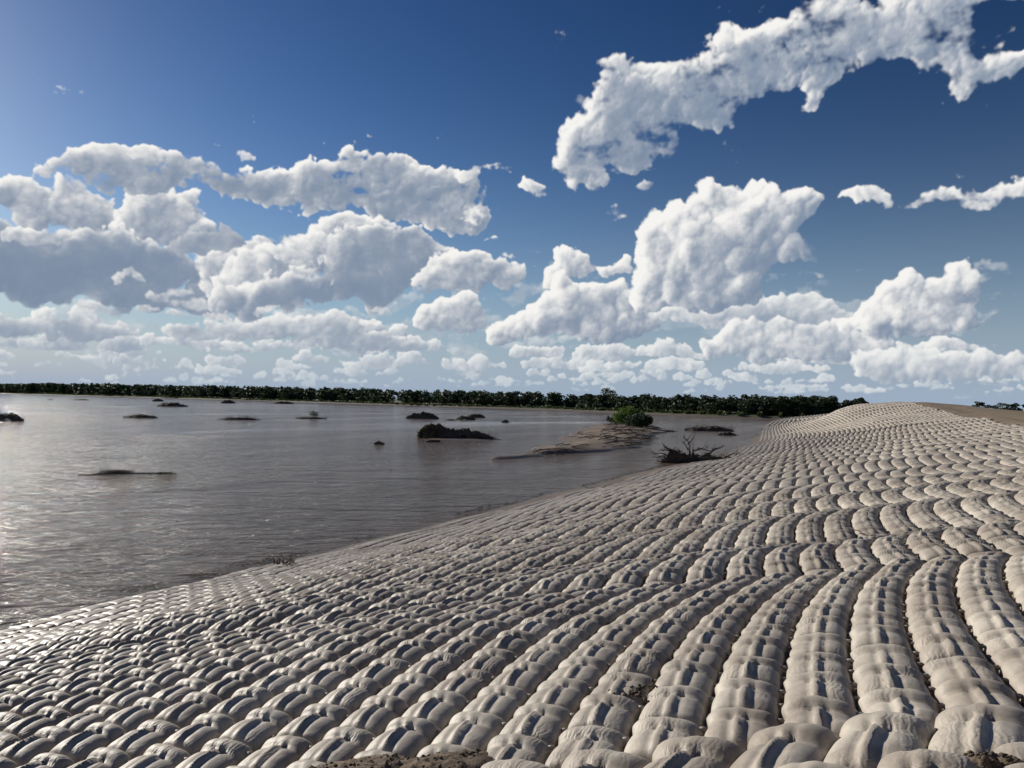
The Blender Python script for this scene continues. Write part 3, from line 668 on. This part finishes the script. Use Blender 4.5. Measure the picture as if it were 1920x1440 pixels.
for q in range(118):
    px_=1010+q*5.15; i=idx_at(px_+r.uniform(-3,3)); o=r.uniform(9,20)+(q%3)*4
    dist=math.hypot(bx[i],by[i]); h=np.interp(px_,[1000,1100,1300,1600],[6.3,5.6,5.1,5.7])*r.uniform(.88,1.08)
    if abs(px_-1352)<7: h=6.9
    if 1415<px_<1600: h*=1.12
    sc=h/10*r.uniform(1.1,1.45)
    place_tree(far_pt(i,o)-np.array([0,0,.2]),r.randint(0,7),sc,h/10,r.uniform(0,6.28),*stretch(px_))
i=idx_at(1030); place_tree(far_pt(i,30),6,.95,.95,.6,'tall flat-topped tree rising above the middle of the far wood',None)
i=idx_at(147); place_tree(far_pt(i,40),2,2.2,1.45,.6,'large dark tree crown rising above the leftmost stretch of the far wood',None)
# the rest of the wood reads as one mass
Vs=[];Fs=[];n0=0
for q in range(1900+170):
    i=r.randint(0,len(bx)) if q<1900 else idx_at(-60+(q-1900)*6.6+r.uniform(-2,2)); P=far_pt(i,r.uniform(7,40)); d_=math.hypot(P[0],P[1]); a_,b_,c_=proj(P); 
    if c_<50: continue
    px_=CX+F_PX*a_/c_
    if px_<-120 or px_>1622: continue
    dens=1
    h=np.interp(d_,[200,290,400,575,1100],[5.0,5.9,7.2,9.4,13.0])*r.uniform(.62,1.14)
    V,F=variants[r.randint(0,7)][2:]; nl=len(F); take=int(np.interp(d_,[230,520,1100],[330,190,120])); sel=r.choice(nl,take,False)
    V=V.reshape(-1,4,3)[sel]; cen=V.mean(1,keepdims=True); V=cen+(V-cen)*(nl/take)**.5*.85
    a=r.uniform(0,6.28); rot=np.array([[math.cos(a),-math.sin(a),0],[math.sin(a),math.cos(a),0],[0,0,1]])
    V=(V.reshape(-1,3)@rot.T)*np.array([h/10*1.25,h/10*1.25,h/10])+P
    Vs.append(V); Fs.append(np.arange(len(V)).reshape(-1,4)+n0); n0+=len(V)
wood=obj('far_wood',mesh_np('far_wood',np.vstack(Vs),np.vstack(Fs),M_TREE,False)); tag(wood,kind='stuff')
# scrub and reeds in front of the wood
def scatter_leaves(n,fpos,size,seed,mat,name,up=.9):
    rr=np.random.RandomState(seed); C=fpos(rr,n); V,F=leaves(C,size,rr,up)
    o=obj(name,mesh_np(name,V,F,mat,False)); tag(o,kind='stuff'); return o
def fpos(rr,n):
    i=rr.randint(0,len(bx),n); dd=np.hypot(bx[i],by[i]); i=i[dd<1250]; n=len(i)
    o=rr.uniform(1.8,9,n); hmax=np.interp(np.hypot(bx[i],by[i]),[230,1100],[1.3,3.2])*(.5+.5*noise2(i*.35,o*.1,55,3).clip(-.6,1))
    return np.stack([bx[i]+nx[i]*o,by[i]+ny[i]*o,.6+rr.uniform(0,1,n)*hmax],1)
scatter_leaves(26000,fpos,.75,56,M_GRASS,'bank_scrub')
# trees seen over the sand field on the right
for q,(px_,wd,ht,d_) in enumerate(((1772,14,3.2,620),(1790,16,2.5,620),(1815,18,3.0,650),(1832,20,5.0,560),(1842,16,4.6,560),(1855,16,3.6,590),(1876,18,4.6,600),(1890,16,4.0,620),(1905,22,4.8,600),(1800,18,3.0,640),(1866,14,3.4,610),(1898,16,3.6,600),(1925,20,4.6,600),(1950,24,5,600))):
    d_*=.577; ht*=.6; a_=math.atan((px_-CX)/F_PX); P=np.array([math.sin(a_)*d_,math.cos(a_)*d_,CAM_Z-.55])
    P[2]-=ht*.28; place_tree(P,q%7,ht/10*2.3,ht/10*1.5,q*1.3,'low dark tree on the horizon behind the sand field at the right','trees on the horizon behind the sand field')
# ------------------------------------------------------------------ eroded bank face on the far side
def slab(name,P0,P1,th,z0,z1,mat,seed,label,cat):
    rr=np.random.RandomState(seed); n=26; m=7; V=[]
    for j in range(m):
        for k in range(n):
            t=k/(n-1); q=np.array(P0)*(1-t)+np.array(P1)*t; z=z0+(z1-z0)*j/(m-1)
            V.append((q[0]+rr.uniform(-.35,.35),q[1]+(j/(m-1))*1.2+rr.uniform(-.3,.3),z+rr.uniform(-.1,.1)))
    F=grid_faces(n,m); V=np.array(V); top=V[-n:].copy(); top[:,1]+=th; base=len(V); V=np.vstack([V,top])
    F=np.vstack([F,[(base-n+k,base-n+k+1,base+k+1,base+k) for k in range(n-1)]])
    o=obj(name,mesh_np(name,V,F,mat,False)); tag(o,label,cat); return o
p0=at(1383,783,0); p1=at(1418,783,0)
slab('eroded_bank',(p0.x,p0.y),(p1.x,p1.y),6,0,1.5,mat_sand('pale_clay',(.34,.27,.17),(.24,.19,.12),False,scale=.2),3,'pale eroded earth bank below the far trees beside the dark bush','earth bank')

# ------------------------------------------------------------------ heaps, driftwood and bushes in the river
def heap(name,L,W,H,seed,mat,parent,loc=(0,0,0),rz=0,nx_=36,ny_=18,rough=.35,flat=1.0):
    """lumpy ground-hugging mound"""
    x=np.linspace(-1,1,nx_); y=np.linspace(-1,1,ny_); X,Y=np.meshgrid(x,y)
    rr=1+.22*noise2(np.arctan2(Y,X)*1.6+9,np.hypot(X,Y)*.6,seed,3)
    q=np.hypot(X,Y)/rr; z=np.clip(1-q**(2*flat),-.25,1)
    z=np.where(z>0,z**.7,z)*(1+rough*noise2(X*2.6*L/W,Y*2.6,seed+1,4))
    V=np.stack([X*L/2,Y*W/2,z*H-.03],-1).reshape(-1,3)
    o=obj(name,mesh_np(name,V,grid_faces(nx_,ny_),mat),parent,loc); o.rotation_euler.z=rz; return o
def twig_geo(n,L,W,H,seed,rad=.035,length=1.6,up=.35,curve=.25,seg=4,k=4,flow=None):
    r=np.random.RandomState(seed); g=Geo()
    for _ in range(n):
        x=r.uniform(-1,1); y=r.uniform(-1,1)*math.sqrt(1-x*x); z=H*r.uniform(.05,.8)*(1-x*x)*(1-y*y)**.5
        d=r.standard_normal(3); d[2]=abs(d[2])*up*2.0+r.uniform(-.1,.3)*up; d[0]+= (0 if flow is None else flow)*r.uniform(.5,1.5); d/=np.linalg.norm(d)
        p=np.array([x*L/2,y*W/2,z]); pts=[p]; l=length*r.uniform(.4,1.2)/seg
        for _s in range(seg):
            d=d+r.standard_normal(3)*curve*.5; d/=np.linalg.norm(d); p=p+d*l; p[2]=max(p[2],.02); pts.append(p)
        ra=rad*r.uniform(.5,1.5); g.tube(pts,np.linspace(ra,ra*.25,seg+1),k)
    return g
def gmesh(g,name,mat): return mesh_tris(name,np.vstack(g.V),np.vstack(g.F),mat)
def snag(px_,py_,Wpx,Hpx,seed,label,cat='driftwood',name='driftwood_heap',ntw=90,brush=0,rz=0,depthr=.45,mound=True,tw=1.0,up=.35,mat=None):
    P=at(px_,py_,0); d_=P.y; L=Wpx/F_PX*d_; H=Hpx/F_PX*d_
    t=empty(name,(P.x,P.y,0),rz); tag(t,label,cat)
    if mound: heap('debris_mound',L,L*depthr,H*.75,seed,M_DEBRIS,t)
    g=twig_geo(ntw,L*.96,L*depthr*.8,H*.8,seed+5,rad=max(.012,L*.005),length=L*.15*tw,up=up)
    tag(obj('twigs',gmesh(g,'twigs',M_DRIFT),t),kind='stuff')
    if brush:
        rr=np.random.RandomState(seed+9); q=rr.standard_normal((brush,3)); q/=np.linalg.norm(q,axis=1)[:,None]; q*=rr.uniform(.3,1,brush)[:,None]**.5; q[:,2]=abs(q[:,2])
        V,F=leaves(q*np.array([L*.42,L*depthr*.4,H]),max(.05,H*.10),rr,.2,3.0)
        tag(obj('brush',mesh_np('brush',V,F,mat or M_DRY,False),t),kind='stuff')
    return t
snag(14,789,62,16,1,'driftwood heap with a tuft of dead brush at the left edge of the river',ntw=70,brush=260)
snag(152,750.5,32,3,2,'thin dark log lying in the water far left','log',ntw=14)
snag(264,783,62,8,3,'low dark debris hump with driftwood, standing in the glittering water',ntw=60)
snag(322,762,62,9,4,'flat-topped debris mound with a long tail, second heap right of the thin log',ntw=60)
snag(296,752.5,22,6,5,'small twiggy heap near the far bank, behind the flat-topped mound',ntw=40)
snag(427,756,28,8,6,'small dark rounded heap near the far shore, right of the flat-topped mound',ntw=40)
snag(437,771,34,3,7,'thin stick with one upright stub floating behind the brush mat','stick','floating_stick',ntw=8,mound=False,up=.6)
snag(450,787,70,6,8,'long low mat of brush and sticks lying left of the bush islet',ntw=120,depthr=.25)
t=snag(584,785,60,5,9,'small islet of driftwood carrying one green bush',ntw=60,depthr=.3)
snag(530,757,40,6,10,'dark debris hump near the far shore behind the bush islet',ntw=50)
snag(95,750,10,2,11,'tiny dark stump in the water beyond the left heap',ntw=8)
P=at(256,890,0); S_=P.y/F_PX; t=empty('driftwood_raft',(P.x,P.y,0),.10); tag(t,'long low raft of twiggy dead brush floating in open water at the left','driftwood'); r=np.random.RandomState(44)
g=Geo(); g.tube([(-100*S_,-.3,.0),(-60*S_,0,.03),(0,.05,.06),(62*S_,.1,.10)],[.02,.03,.035,.02],6); obj('stem',gmesh(g,'stem',M_DRIFT),t); g=Geo()
for _ in range(420):
    x=r.choice([r.normal(-38,16),r.normal(-25,8),r.uniform(-60,60),r.normal(52,8)],p=[.4,.15,.25,.2]); hh=(9 if x<-5 else 5 if x>40 else 3)*S_*r.uniform(.3,1.1); b_=np.array([x*S_,r.normal(0,.12),.02]); d=np.array([r.normal(0,.12),r.normal(0,.06),hh])
    g.tube([b_,b_+d*.5+[r.normal(0,.05),0,.02],b_+d+[r.normal(0,.08),0,0]],[.012,.008,.004],3)
tag(obj('twigs',gmesh(g,'twigs',M_DRIFT),t),kind='stuff')
snag(711,833,20,8,12,'little stump with roots standing left of the big mound',ntw=26,up=.5)
snag(730,882,9,11,13,'little tent of dead grass stalks sticking out of open water','grass tuft',ntw=16,mound=False,up=2.5)
snag(792,785,62,15,14,'rounded heap of brown flood debris behind the big mound',ntw=110,depthr=.4)
snag(874,787,36,9,15,'small dark mound, near one of a pair right of the rounded heap',ntw=50)
snag(893,783,34,9,16,'flat brownish mound, far one of a pair right of the rounded heap',ntw=50)
snag(947,792,16,6,17,'single small lump of debris alone in the pale water',ntw=20)
snag(1240,809,54,4,18,'flat strip of driftwood in the water right of the island bush',ntw=70,depthr=.35)
snag(1252,820,34,3,19,'floating branch just below the driftwood strip','branch','floating_branch',ntw=14,mound=False,tw=2.0)
t=snag(1330,808,92,12,20,'long hummock of brown debris between island and revetment',ntw=150,depthr=.4)
snag(1362,816,44,8,21,'small rear hummock joined to the long one beside the revetment',ntw=60)
snag(845,788,20,3,22,'thin dark shoal line between the heaps','shoal','debris_shoal',ntw=10)
# bush on the islet
def bush(px_,py_,wpx,hpx,seed,label,mat,nl=1500,cl=9,name='bush',lsz=.028,stem=True,low=.12):
    P=at(px_,py_,0); d_=P.y; w=wpx/F_PX*d_; h=hpx/F_PX*d_; r=np.random.RandomState(seed)
    t=empty(name,tuple(P)); tag(t,label,'bush'); C=[]
    g=Geo()
    for k in range(cl):
        a=r.uniform(0,6.28); q=r.uniform(0,1)**.7; x,y=math.cos(a)*q*w*.36,math.sin(a)*q*w*.30; z=h*(low+.2+r.uniform(.05,.55)*(1-q*.6)); rad=w*r.uniform(.13,.2)
        m=nl//cl; d=r.standard_normal((m,3)); d/=np.linalg.norm(d,axis=1)[:,None]
        C.append(np.array([x,y,z])+d*r.uniform(.5,1.05,m)[:,None]*rad*np.array([1,1,h/w*1.5]))
        g.tube([(x*.15,y*.15,0),(x*.6,y*.6,z*.6),(x,y,z+rad*.5)],[w*.008,w*.006,w*.002],4)
    C=np.vstack(C); C=C[C[:,2]>.02]; V,F=leaves(C,w*lsz,r,.5,2.2)
    obj('foliage',mesh_np('foliage',V,F,mat,False),t); obj('stem',gmesh(g,'stem',M_BARK),t)
    return t
bush(586,784,26,15,31,'grey-green bush growing on the driftwood islet',M_GRASS,700,6)
# big mound left of the island
P=at(852,822,0); t=empty('debris_island',(P.x,P.y,0)); tag(t,'big dark mound of driftwood and dead brush on a sand spit in mid river','driftwood')
D=P.y; S_=D/F_PX
heap('sand_spit',118*S_,60*S_,2.2*S_,60,M_BAR,t,(10*S_,-2,0),.05,40,20,.1)
for k,(x,y,L,W,H) in enumerate(((-38,2,56,30,22),(-14,4,60,30,16),(20,4,70,28,16),(48,2,46,22,10))):
    heap('debris_mound',L*S_,W*S_,H*S_*1.2,61+k,M_DEBRIS,t,(x*S_,y*S_,0),0,36,20,.25)
    tag(obj('twigs',gmesh(twig_geo(110,L*S_,W*S_*.9,H*S_*.75,71+k,.02,1.2 if k!=0 else .8,.16,.3,flow=.6 if k>1 else None),'twigs',M_DRIFT),t,(x*S_,y*S_,0)),kind='stuff')
r=np.random.RandomState(66); q=r.standard_normal((1500,3)); q/=np.linalg.norm(q,axis=1)[:,None]; q[:,2]=abs(q[:,2])
V,F=leaves(q*r.uniform(.8,1.08,1500)[:,None]*np.array([27*S_,12*S_,23*S_]),.16,r,.3,3.5)
tag(obj('dead_brush',mesh_np('dead_brush',V,F,M_DRY,False),t,(-40*S_,2*S_,0)),kind='stuff')
P2=at(812,829,0); gg=Geo(); L_=13*P2.y/F_PX; gg.tube([(-L_,0,.04),(-L_*.4,.05,.07),(L_*.4,0,.07),(L_,.1,.05)],[.13,.16,.15,.12],8)
o=obj('log',gmesh(gg,'log',M_DRIFT),None,(P2.x,P2.y,0)); tag(o,'short dark log floating just in front of the big mound','log')
# the sand island with bushes
isl=[(935,860),(985,858),(1040,853),(1105,849),(1165,842),(1190,838),(1200,832),(1218,826),(1222,818),(1232,810),(1228,802),(1180,797),(1130,796),(1100,804),(1075,812),(1050,820),(1068,828),(1040,836),(1010,842),(975,851)]
poly=np.array([tuple(at(x,y,0))[:2] for x,y in isl]); c0=poly.mean(0)
ti=empty('river_island',(c0[0],c0[1],0)); tag(ti,'long sandy river island tapering to a point, strewn with flood debris','island')
def inside_dist(X,Y,poly):
    n=len(poly); ins=np.zeros(X.shape,bool); dm=np.full(X.shape,1e9)
    for i in range(n):
        x0,y0=poly[i]; x1,y1=poly[(i+1)%n]
        cnd=((y0>Y)!=(y1>Y))&(X<(x1-x0)*(Y-y0)/(y1-y0+1e-9)+x0); ins^=cnd
        t=np.clip(((X-x0)*(x1-x0)+(Y-y0)*(y1-y0))/((x1-x0)**2+(y1-y0)**2),0,1); dm=np.minimum(dm,np.hypot(X-x0-t*(x1-x0),Y-y0-t*(y1-y0)))
    return np.where(ins,dm,-dm)
mn=poly.min(0)-4; mx_=poly.max(0)+4
gx=np.linspace(mn[0],mx_[0],130); gy=np.linspace(mn[1],mx_[1],200); X,Y=np.meshgrid(gx,gy); dd=inside_dist(X,Y,poly)+1.0*noise2(X,Y,81,3,5.)
Z=np.where(dd>0,np.minimum(.10+dd*.12,.38+dd*.01),dd*.25)+np.where(dd>0,.10*noise2(X,Y,82,4,3.)*np.clip(dd/2,0,1),0)
z_isl=lambda x,y: float(Z[np.clip(int((y-mn[1])/(mx_[1]-mn[1])*199),0,199),np.clip(int((x-mn[0])/(mx_[0]-mn[0])*129),0,129)])
obj('sand',mesh_np('sand',np.stack([X-c0[0],Y-c0[1],Z],-1).reshape(-1,3),grid_faces(130,200),M_BAR),ti)
r=np.random.RandomState(83); g=Geo(); k=0
while k<240:
    x=r.uniform(mn[0],mx_[0]); y=r.uniform(mn[1],mx_[1]); a_,b_,c_=proj(np.array([x,y,.5])); pxx=CX+F_PX*a_/c_; pyy=CY-F_PX*b_/c_
    if inside_dist(np.array([x]),np.array([y]),poly)[0]<.3: continue
    w=np.exp(-((pyy-836+ (pxx-1120)*.05)/6)**2)+.35*(pxx>1130)+.5*np.exp(-((pyy-818)/4)**2)
    if pyy>845 or r.rand()>w+.05: continue
    k+=1; z=z_isl(x,y); a=r.uniform(-.5,.5)+.2; l=r.uniform(.3,2.2); g.tube([(x-c0[0],y-c0[1],z+.03),(x-c0[0]+math.cos(a)*l*.5,y-c0[1]+math.sin(a)*l*.5,z+r.uniform(.03,.25)),(x-c0[0]+math.cos(a)*l,y-c0[1]+math.sin(a)*l,z+.05)],[.04*r.uniform(.4,1.6),.03,.012],4)
tag(obj('scattered_driftwood',gmesh(g,'scattered_driftwood',M_DRIFT),ti),kind='stuff')
for k,(x,y,w,h) in enumerate(((1100,836,80,4),(1160,830,70,4),(1060,838,60,3),(1190,812,60,7),(1150,820,60,3),(1205,826,30,4),(1195,840,10,4),(1210,834,12,4))):
    P=at(x,y,.7); heap('debris_mat',w*P.y/F_PX,max(2,w*.35*P.y/F_PX),h*P.y/F_PX*.33,90+k,M_DEBRIS,ti,(P.x-c0[0],P.y-c0[1],z_isl(P.x,P.y)-.15),.1,40,18,.6)
b1=bush(1178,803,78,42,41,'bright yellow-green bush at the head of the sandy island',M_SHRUB,5200,15,lsz=.022)
b2=bush(1198,806,66,34,42,'dark round bush growing against the right side of the bright one',M_DARKSHRUB,5200,16,lsz=.024,low=.0)
b3=bush(1150,798,42,18,43,'low dark scrub left of the bright bush on the island',M_DARKSHRUB,1500,9,lsz=.03,low=0)
b4=bush(1140,797,10,17,44,'narrow dark shrub standing at the left end of the island scrub',M_DARKSHRUB,420,5,lsz=.08,low=.1)
for b_ in (b1,b2,b3,b4): b_.location.z=.25
# tangled root and branch snag on the revetment foot
P=at(1300,868,0); D=P.y; S_=D/F_PX; t=empty('fallen_tree',(P.x,P.y,0)); tag(t,'uprooted dead tree with tangled roots and bare branches stranded against the bag slope','dead tree')
for k,(x,y,L,W,H) in enumerate(((-38,0,44,26,22),(-5,6,70,30,17),(32,16,74,30,14),(66,30,64,24,9),(100,46,50,20,6))):
    heap('root_mass',L*S_,W*S_,H*S_*1.05,120+k,M_DEBRIS,t,(x*S_,y*S_*3,-.05),0,40,20,.3)
    tag(obj('twigs',gmesh(twig_geo(150,L*S_,W*S_,H*S_*.55,130+k,.016,.75,.14,.3),'twigs',M_DRIFT),t,(x*S_,y*S_*3,0)),kind='stuff')
def branch(pts,r0,r1,mat=M_DRIFT,k=6,seed=0,name='branch'):
    pts=np.array(pts,float); pts[:,0]*=S_; pts[:,1]*=S_; pts[:,2]*=S_
    rr=np.random.RandomState(seed); n=14; tt=np.linspace(0,len(pts)-1,n); P_=np.stack([np.interp(tt,range(len(pts)),pts[:,i]) for i in range(3)],1); P_+=rr.standard_normal(P_.shape)*.035
    g=Geo(); g.tube(P_,np.linspace(r0,r1,n),k)
    for _ in range(5):
        i=rr.randint(3,n-1); d=rr.standard_normal(3); d[2]=abs(d[2])*.8; d/=np.linalg.norm(d); l=rr.uniform(.3,.9)
        g.tube([P_[i],P_[i]+d*l*.5+rr.standard_normal(3)*.05,P_[i]+d*l],[r1*1.3,r1,.008],4)
    return obj(name,gmesh(g,name,mat),t)
branch([(-8,0,14),(-30,0,19),(-50,0,26),(-59,0,36)],.11,.03,seed=1)
branch([(-15,2,13),(-35,2,20),(-52,0,24),(-66,0,22)],.07,.02,seed=2)
branch([(-22,0,10),(-45,2,14),(-62,0,17),(-82,0,16)],.05,.015,seed=3)
branch([(-30,0,8),(-50,-2,12),(-66,0,10),(-80,0,9)],.05,.015,seed=4)
branch([(-6,2,16),(-6,2,30),(-8,2,38),(-13,2,43),(-21,2,50)],.05,.02,seed=5)
branch([(-6,2,18),(-10,2,26),(-18,2,34),(-21,2,42)],.05,.015,seed=6)
branch([(20,8,14),(35,8,20),(48,10,27),(62,12,34)],.08,.02,seed=7)
branch([(0,4,20),(12,4,26),(26,6,24),(40,8,22)],.06,.02,seed=8)
branch([(10,6,8),(50,22,9),(85,38,8),(120,56,10)],.09,.03,seed=10)
branch([(60,26,6),(80,30,15),(96,36,19)],.04,.012,seed=11)
branch([(-60,-4,3),(-20,0,9),(30,10,8),(70,26,5)],.10,.05,seed=12)
branch([(-46,-6,-1),(-49,-6,6),(-52,-6,13)],.05,.03,M_PALE,seed=9,name='pale_branch')
# grass tufts and twigs caught on the bags
def tuft(px_,py_,s,p,n,h,seed,label,w=.5):
    P=surf(s,p,.05); t=empty('grass_tuft',tuple(P)); tag(t,label,'grass tuft'); r=np.random.RandomState(seed); g=Geo()
    for _ in range(n):
        b=np.array([r.uniform(-w,w),r.uniform(-.15,.15),0]); d=np.array([r.uniform(-.7,.7),r.uniform(-.3,.3),r.uniform(.3,1.3)]); l=h*r.uniform(.4,1)
        g.tube([b,b+d*l*.5,b+d*l+np.array([r.uniform(-.1,.1),0,-.1*l])],[.012,.008,.003],3)
    obj('stalks',gmesh(g,'stalks',M_DRIFT),t); return t
def find_sp(px_,py_,h=0.):
    """s, p of the bank surface seen at a photo pixel (nearest such point)"""
    S,Pp=np.meshgrid(np.linspace(2,200,1400),np.linspace(-8,14,140)); Q=surf(S,Pp,h); a,b,c=proj(Q); c=np.maximum(c,.1)
    e=np.hypot(CX+F_PX*a/c-px_,CY-F_PX*b/c-py_); k=np.unravel_index(np.argmin(e),e.shape); return float(S[k]),float(Pp[k])
s_,p_=find_sp(532,1060); tuft(0,0,s_,p_,34,.24,5,'dry grass tuft caught at the water edge of the bag slope',.2)
def stick(pa,pb,name,label,r0=.012,mid=None):
    A=surf(*find_sp(*pa),h=.15); B=surf(*find_sp(*pb),h=.13); r=np.random.RandomState(int(pa[0])); n=9
    P_=np.array([A*(1-t)+B*t for t in np.linspace(0,1,n)]); P_+=r.standard_normal(P_.shape)*np.linalg.norm(B-A)*.008; P_[0]+= [0,0,.06]
    o=P_.mean(0); g=Geo(); g.tube(P_-o,np.linspace(r0,r0*.4,n),6); g.tube([P_[5]-o,P_[5]-o+[.03,.05,.02]],[r0*.4,.002],4)
    ob=obj(name,gmesh(g,name,M_DRIFT),None,tuple(o)); tag(ob,label,'twig'); return ob
stick((1580,1003),(1628,1014),'twig','dark crooked twig lying across the bags in mid slope')
stick((1095,924),(1190,905),'branch','long thin branch lying along the upper bags by the waterline',.012)
stick((700,1080),(690,1082),'twig','tiny stick on the left bags below the shining strip',.008)
# flotsam along the waterline
g=Geo(); r=np.random.RandomState(91); o_=surf(20.,12.6)
N_=1500; s_=5+55*r.rand(N_)**1.4; k_=noise2(s_*.35,s_*0,93,3)>-.05; s_=s_[k_]; N_=len(s_); p_=12.85+.14*r.standard_normal(N_)+.3*noise2(s_*.5,s_*0,92,2); Q_=surf(s_,p_,.02)
for q in Q_:
    if q[2]<-.03: continue
    q[2]=max(q[2],.012)+.008; a=r.uniform(-.5,.5)+math.radians(63); l=r.uniform(.04,.25)*(1 if r.rand()<.95 else 2.5); d=np.array([math.cos(a)*l,math.sin(a)*l,r.uniform(0,.015)])
    g.tube([q-o_,q-o_+d*.5+[0,0,.008],q-o_+d],[r.uniform(.003,.009)]*3,3)
fl=obj('flotsam',gmesh(g,'flotsam',M_DRIFT),None,tuple(o_)); tag(fl,kind='stuff')
# sand and soil heaped over the hem of the mats, with clods
def soil(px0,px1,py_,w,h,seed,label,dy=0):
    s0_,p0_=find_sp(px0,py_); s1_,p1_=find_sp(px1,py_); n=int(abs(p1_-p0_)/.02)+40
    a=np.array([s0_,p0_]); b=np.array([s1_,p1_]); T,Wd=np.meshgrid(np.linspace(-.15,1.15,90),np.linspace(-1,1,46))
    S=a[0]*(1-T)+b[0]*T+Wd*w-w*.75; Pp=a[1]*(1-T)+b[1]*T
    e=np.clip(1-np.abs(Wd)**2.5-np.clip(np.abs(T-.5)*1.55,0,9)**6*1.0,-.4,1)
    H=e*h*(1+.25*noise2(S,Pp,seed,4,.25))+.012*noise2(S,Pp,seed+1,4,.05)+.03*np.clip(noise2(S,Pp,seed+2,3,.07)-.35,0,1)-.02
    Q=surf(S,Pp,H); o=Q.reshape(-1,3).mean(0); t=empty('soil_heap',tuple(o)); tag(t,label,'soil heap')
    obj('soil',mesh_np('soil',(Q-o).reshape(-1,3),grid_faces(90,46),M_SOIL),t)
    r=np.random.RandomState(seed); g=Geo(); ico_V,ico_F=ICO
    for _ in range(260):
        i,j=r.randint(6,40),r.randint(6,84); rad=r.uniform(.003,.011)*(1 if r.rand()<.94 else 1.8); q=Q[i,j]-o+np.array([0,0,rad*.3])
        V_=ico_V*rad*(1+.35*r.standard_normal((len(ico_V),1))*.6)*np.array([1.2,1,.8])+q; g.V.append(V_); g.F.append(ico_F+g.n); g.n+=len(V_)
    tag(obj('clods',mesh_np('clods',np.vstack(g.V),np.vstack(g.F),M_CLOD,False),t),kind='stuff')
    return t
import bmesh
bm=bmesh.new(); bmesh.ops.create_icosphere(bm,subdivisions=1,radius=1); ICO=(np.array([v.co[:] for v in bm.verts]),np.array([[v.index for v in f.verts] for f in bm.faces])); bm.free()
M_SOIL=mat_sand('damp_sand',(.21,.155,.105),(.14,.10,.07),wetness=False,bs=.8)
soil(620,940,1440,.30,.15,201,'damp sand heap burying the mat hem at the bottom centre')
soil(1830,1980,1450,.16,.12,211,'crumbly brown soil heap at the bottom right corner')
def clods(px_,py_,n,sp,seed,label):
    s_,p_=find_sp(px_,py_,.08); r=np.random.RandomState(seed); g=Geo(); o=surf(s_,p_,.02)
    for _ in range(n):
        a,b=r.standard_normal(2)*sp; rad=r.uniform(.004,.018); q=surf(s_+a,p_+b,.07 if abs(a)<.1 else .05)-o
        V_=ICO[0]*rad*(1+.3*r.standard_normal((len(ICO[0]),1))*.6)+q; g.V.append(V_); g.F.append(ICO[1]+g.n); g.n+=len(V_)
    ob=obj('soil_clods',mesh_np('soil_clods',np.vstack(g.V),np.vstack(g.F),M_CLOD,False),None,tuple(o)); tag(ob,label,'soil clods'); ob['kind']='stuff'
clods(1183,1285,70,.07,301,'dark crumbs of soil fallen between two bag rows in the near middle');
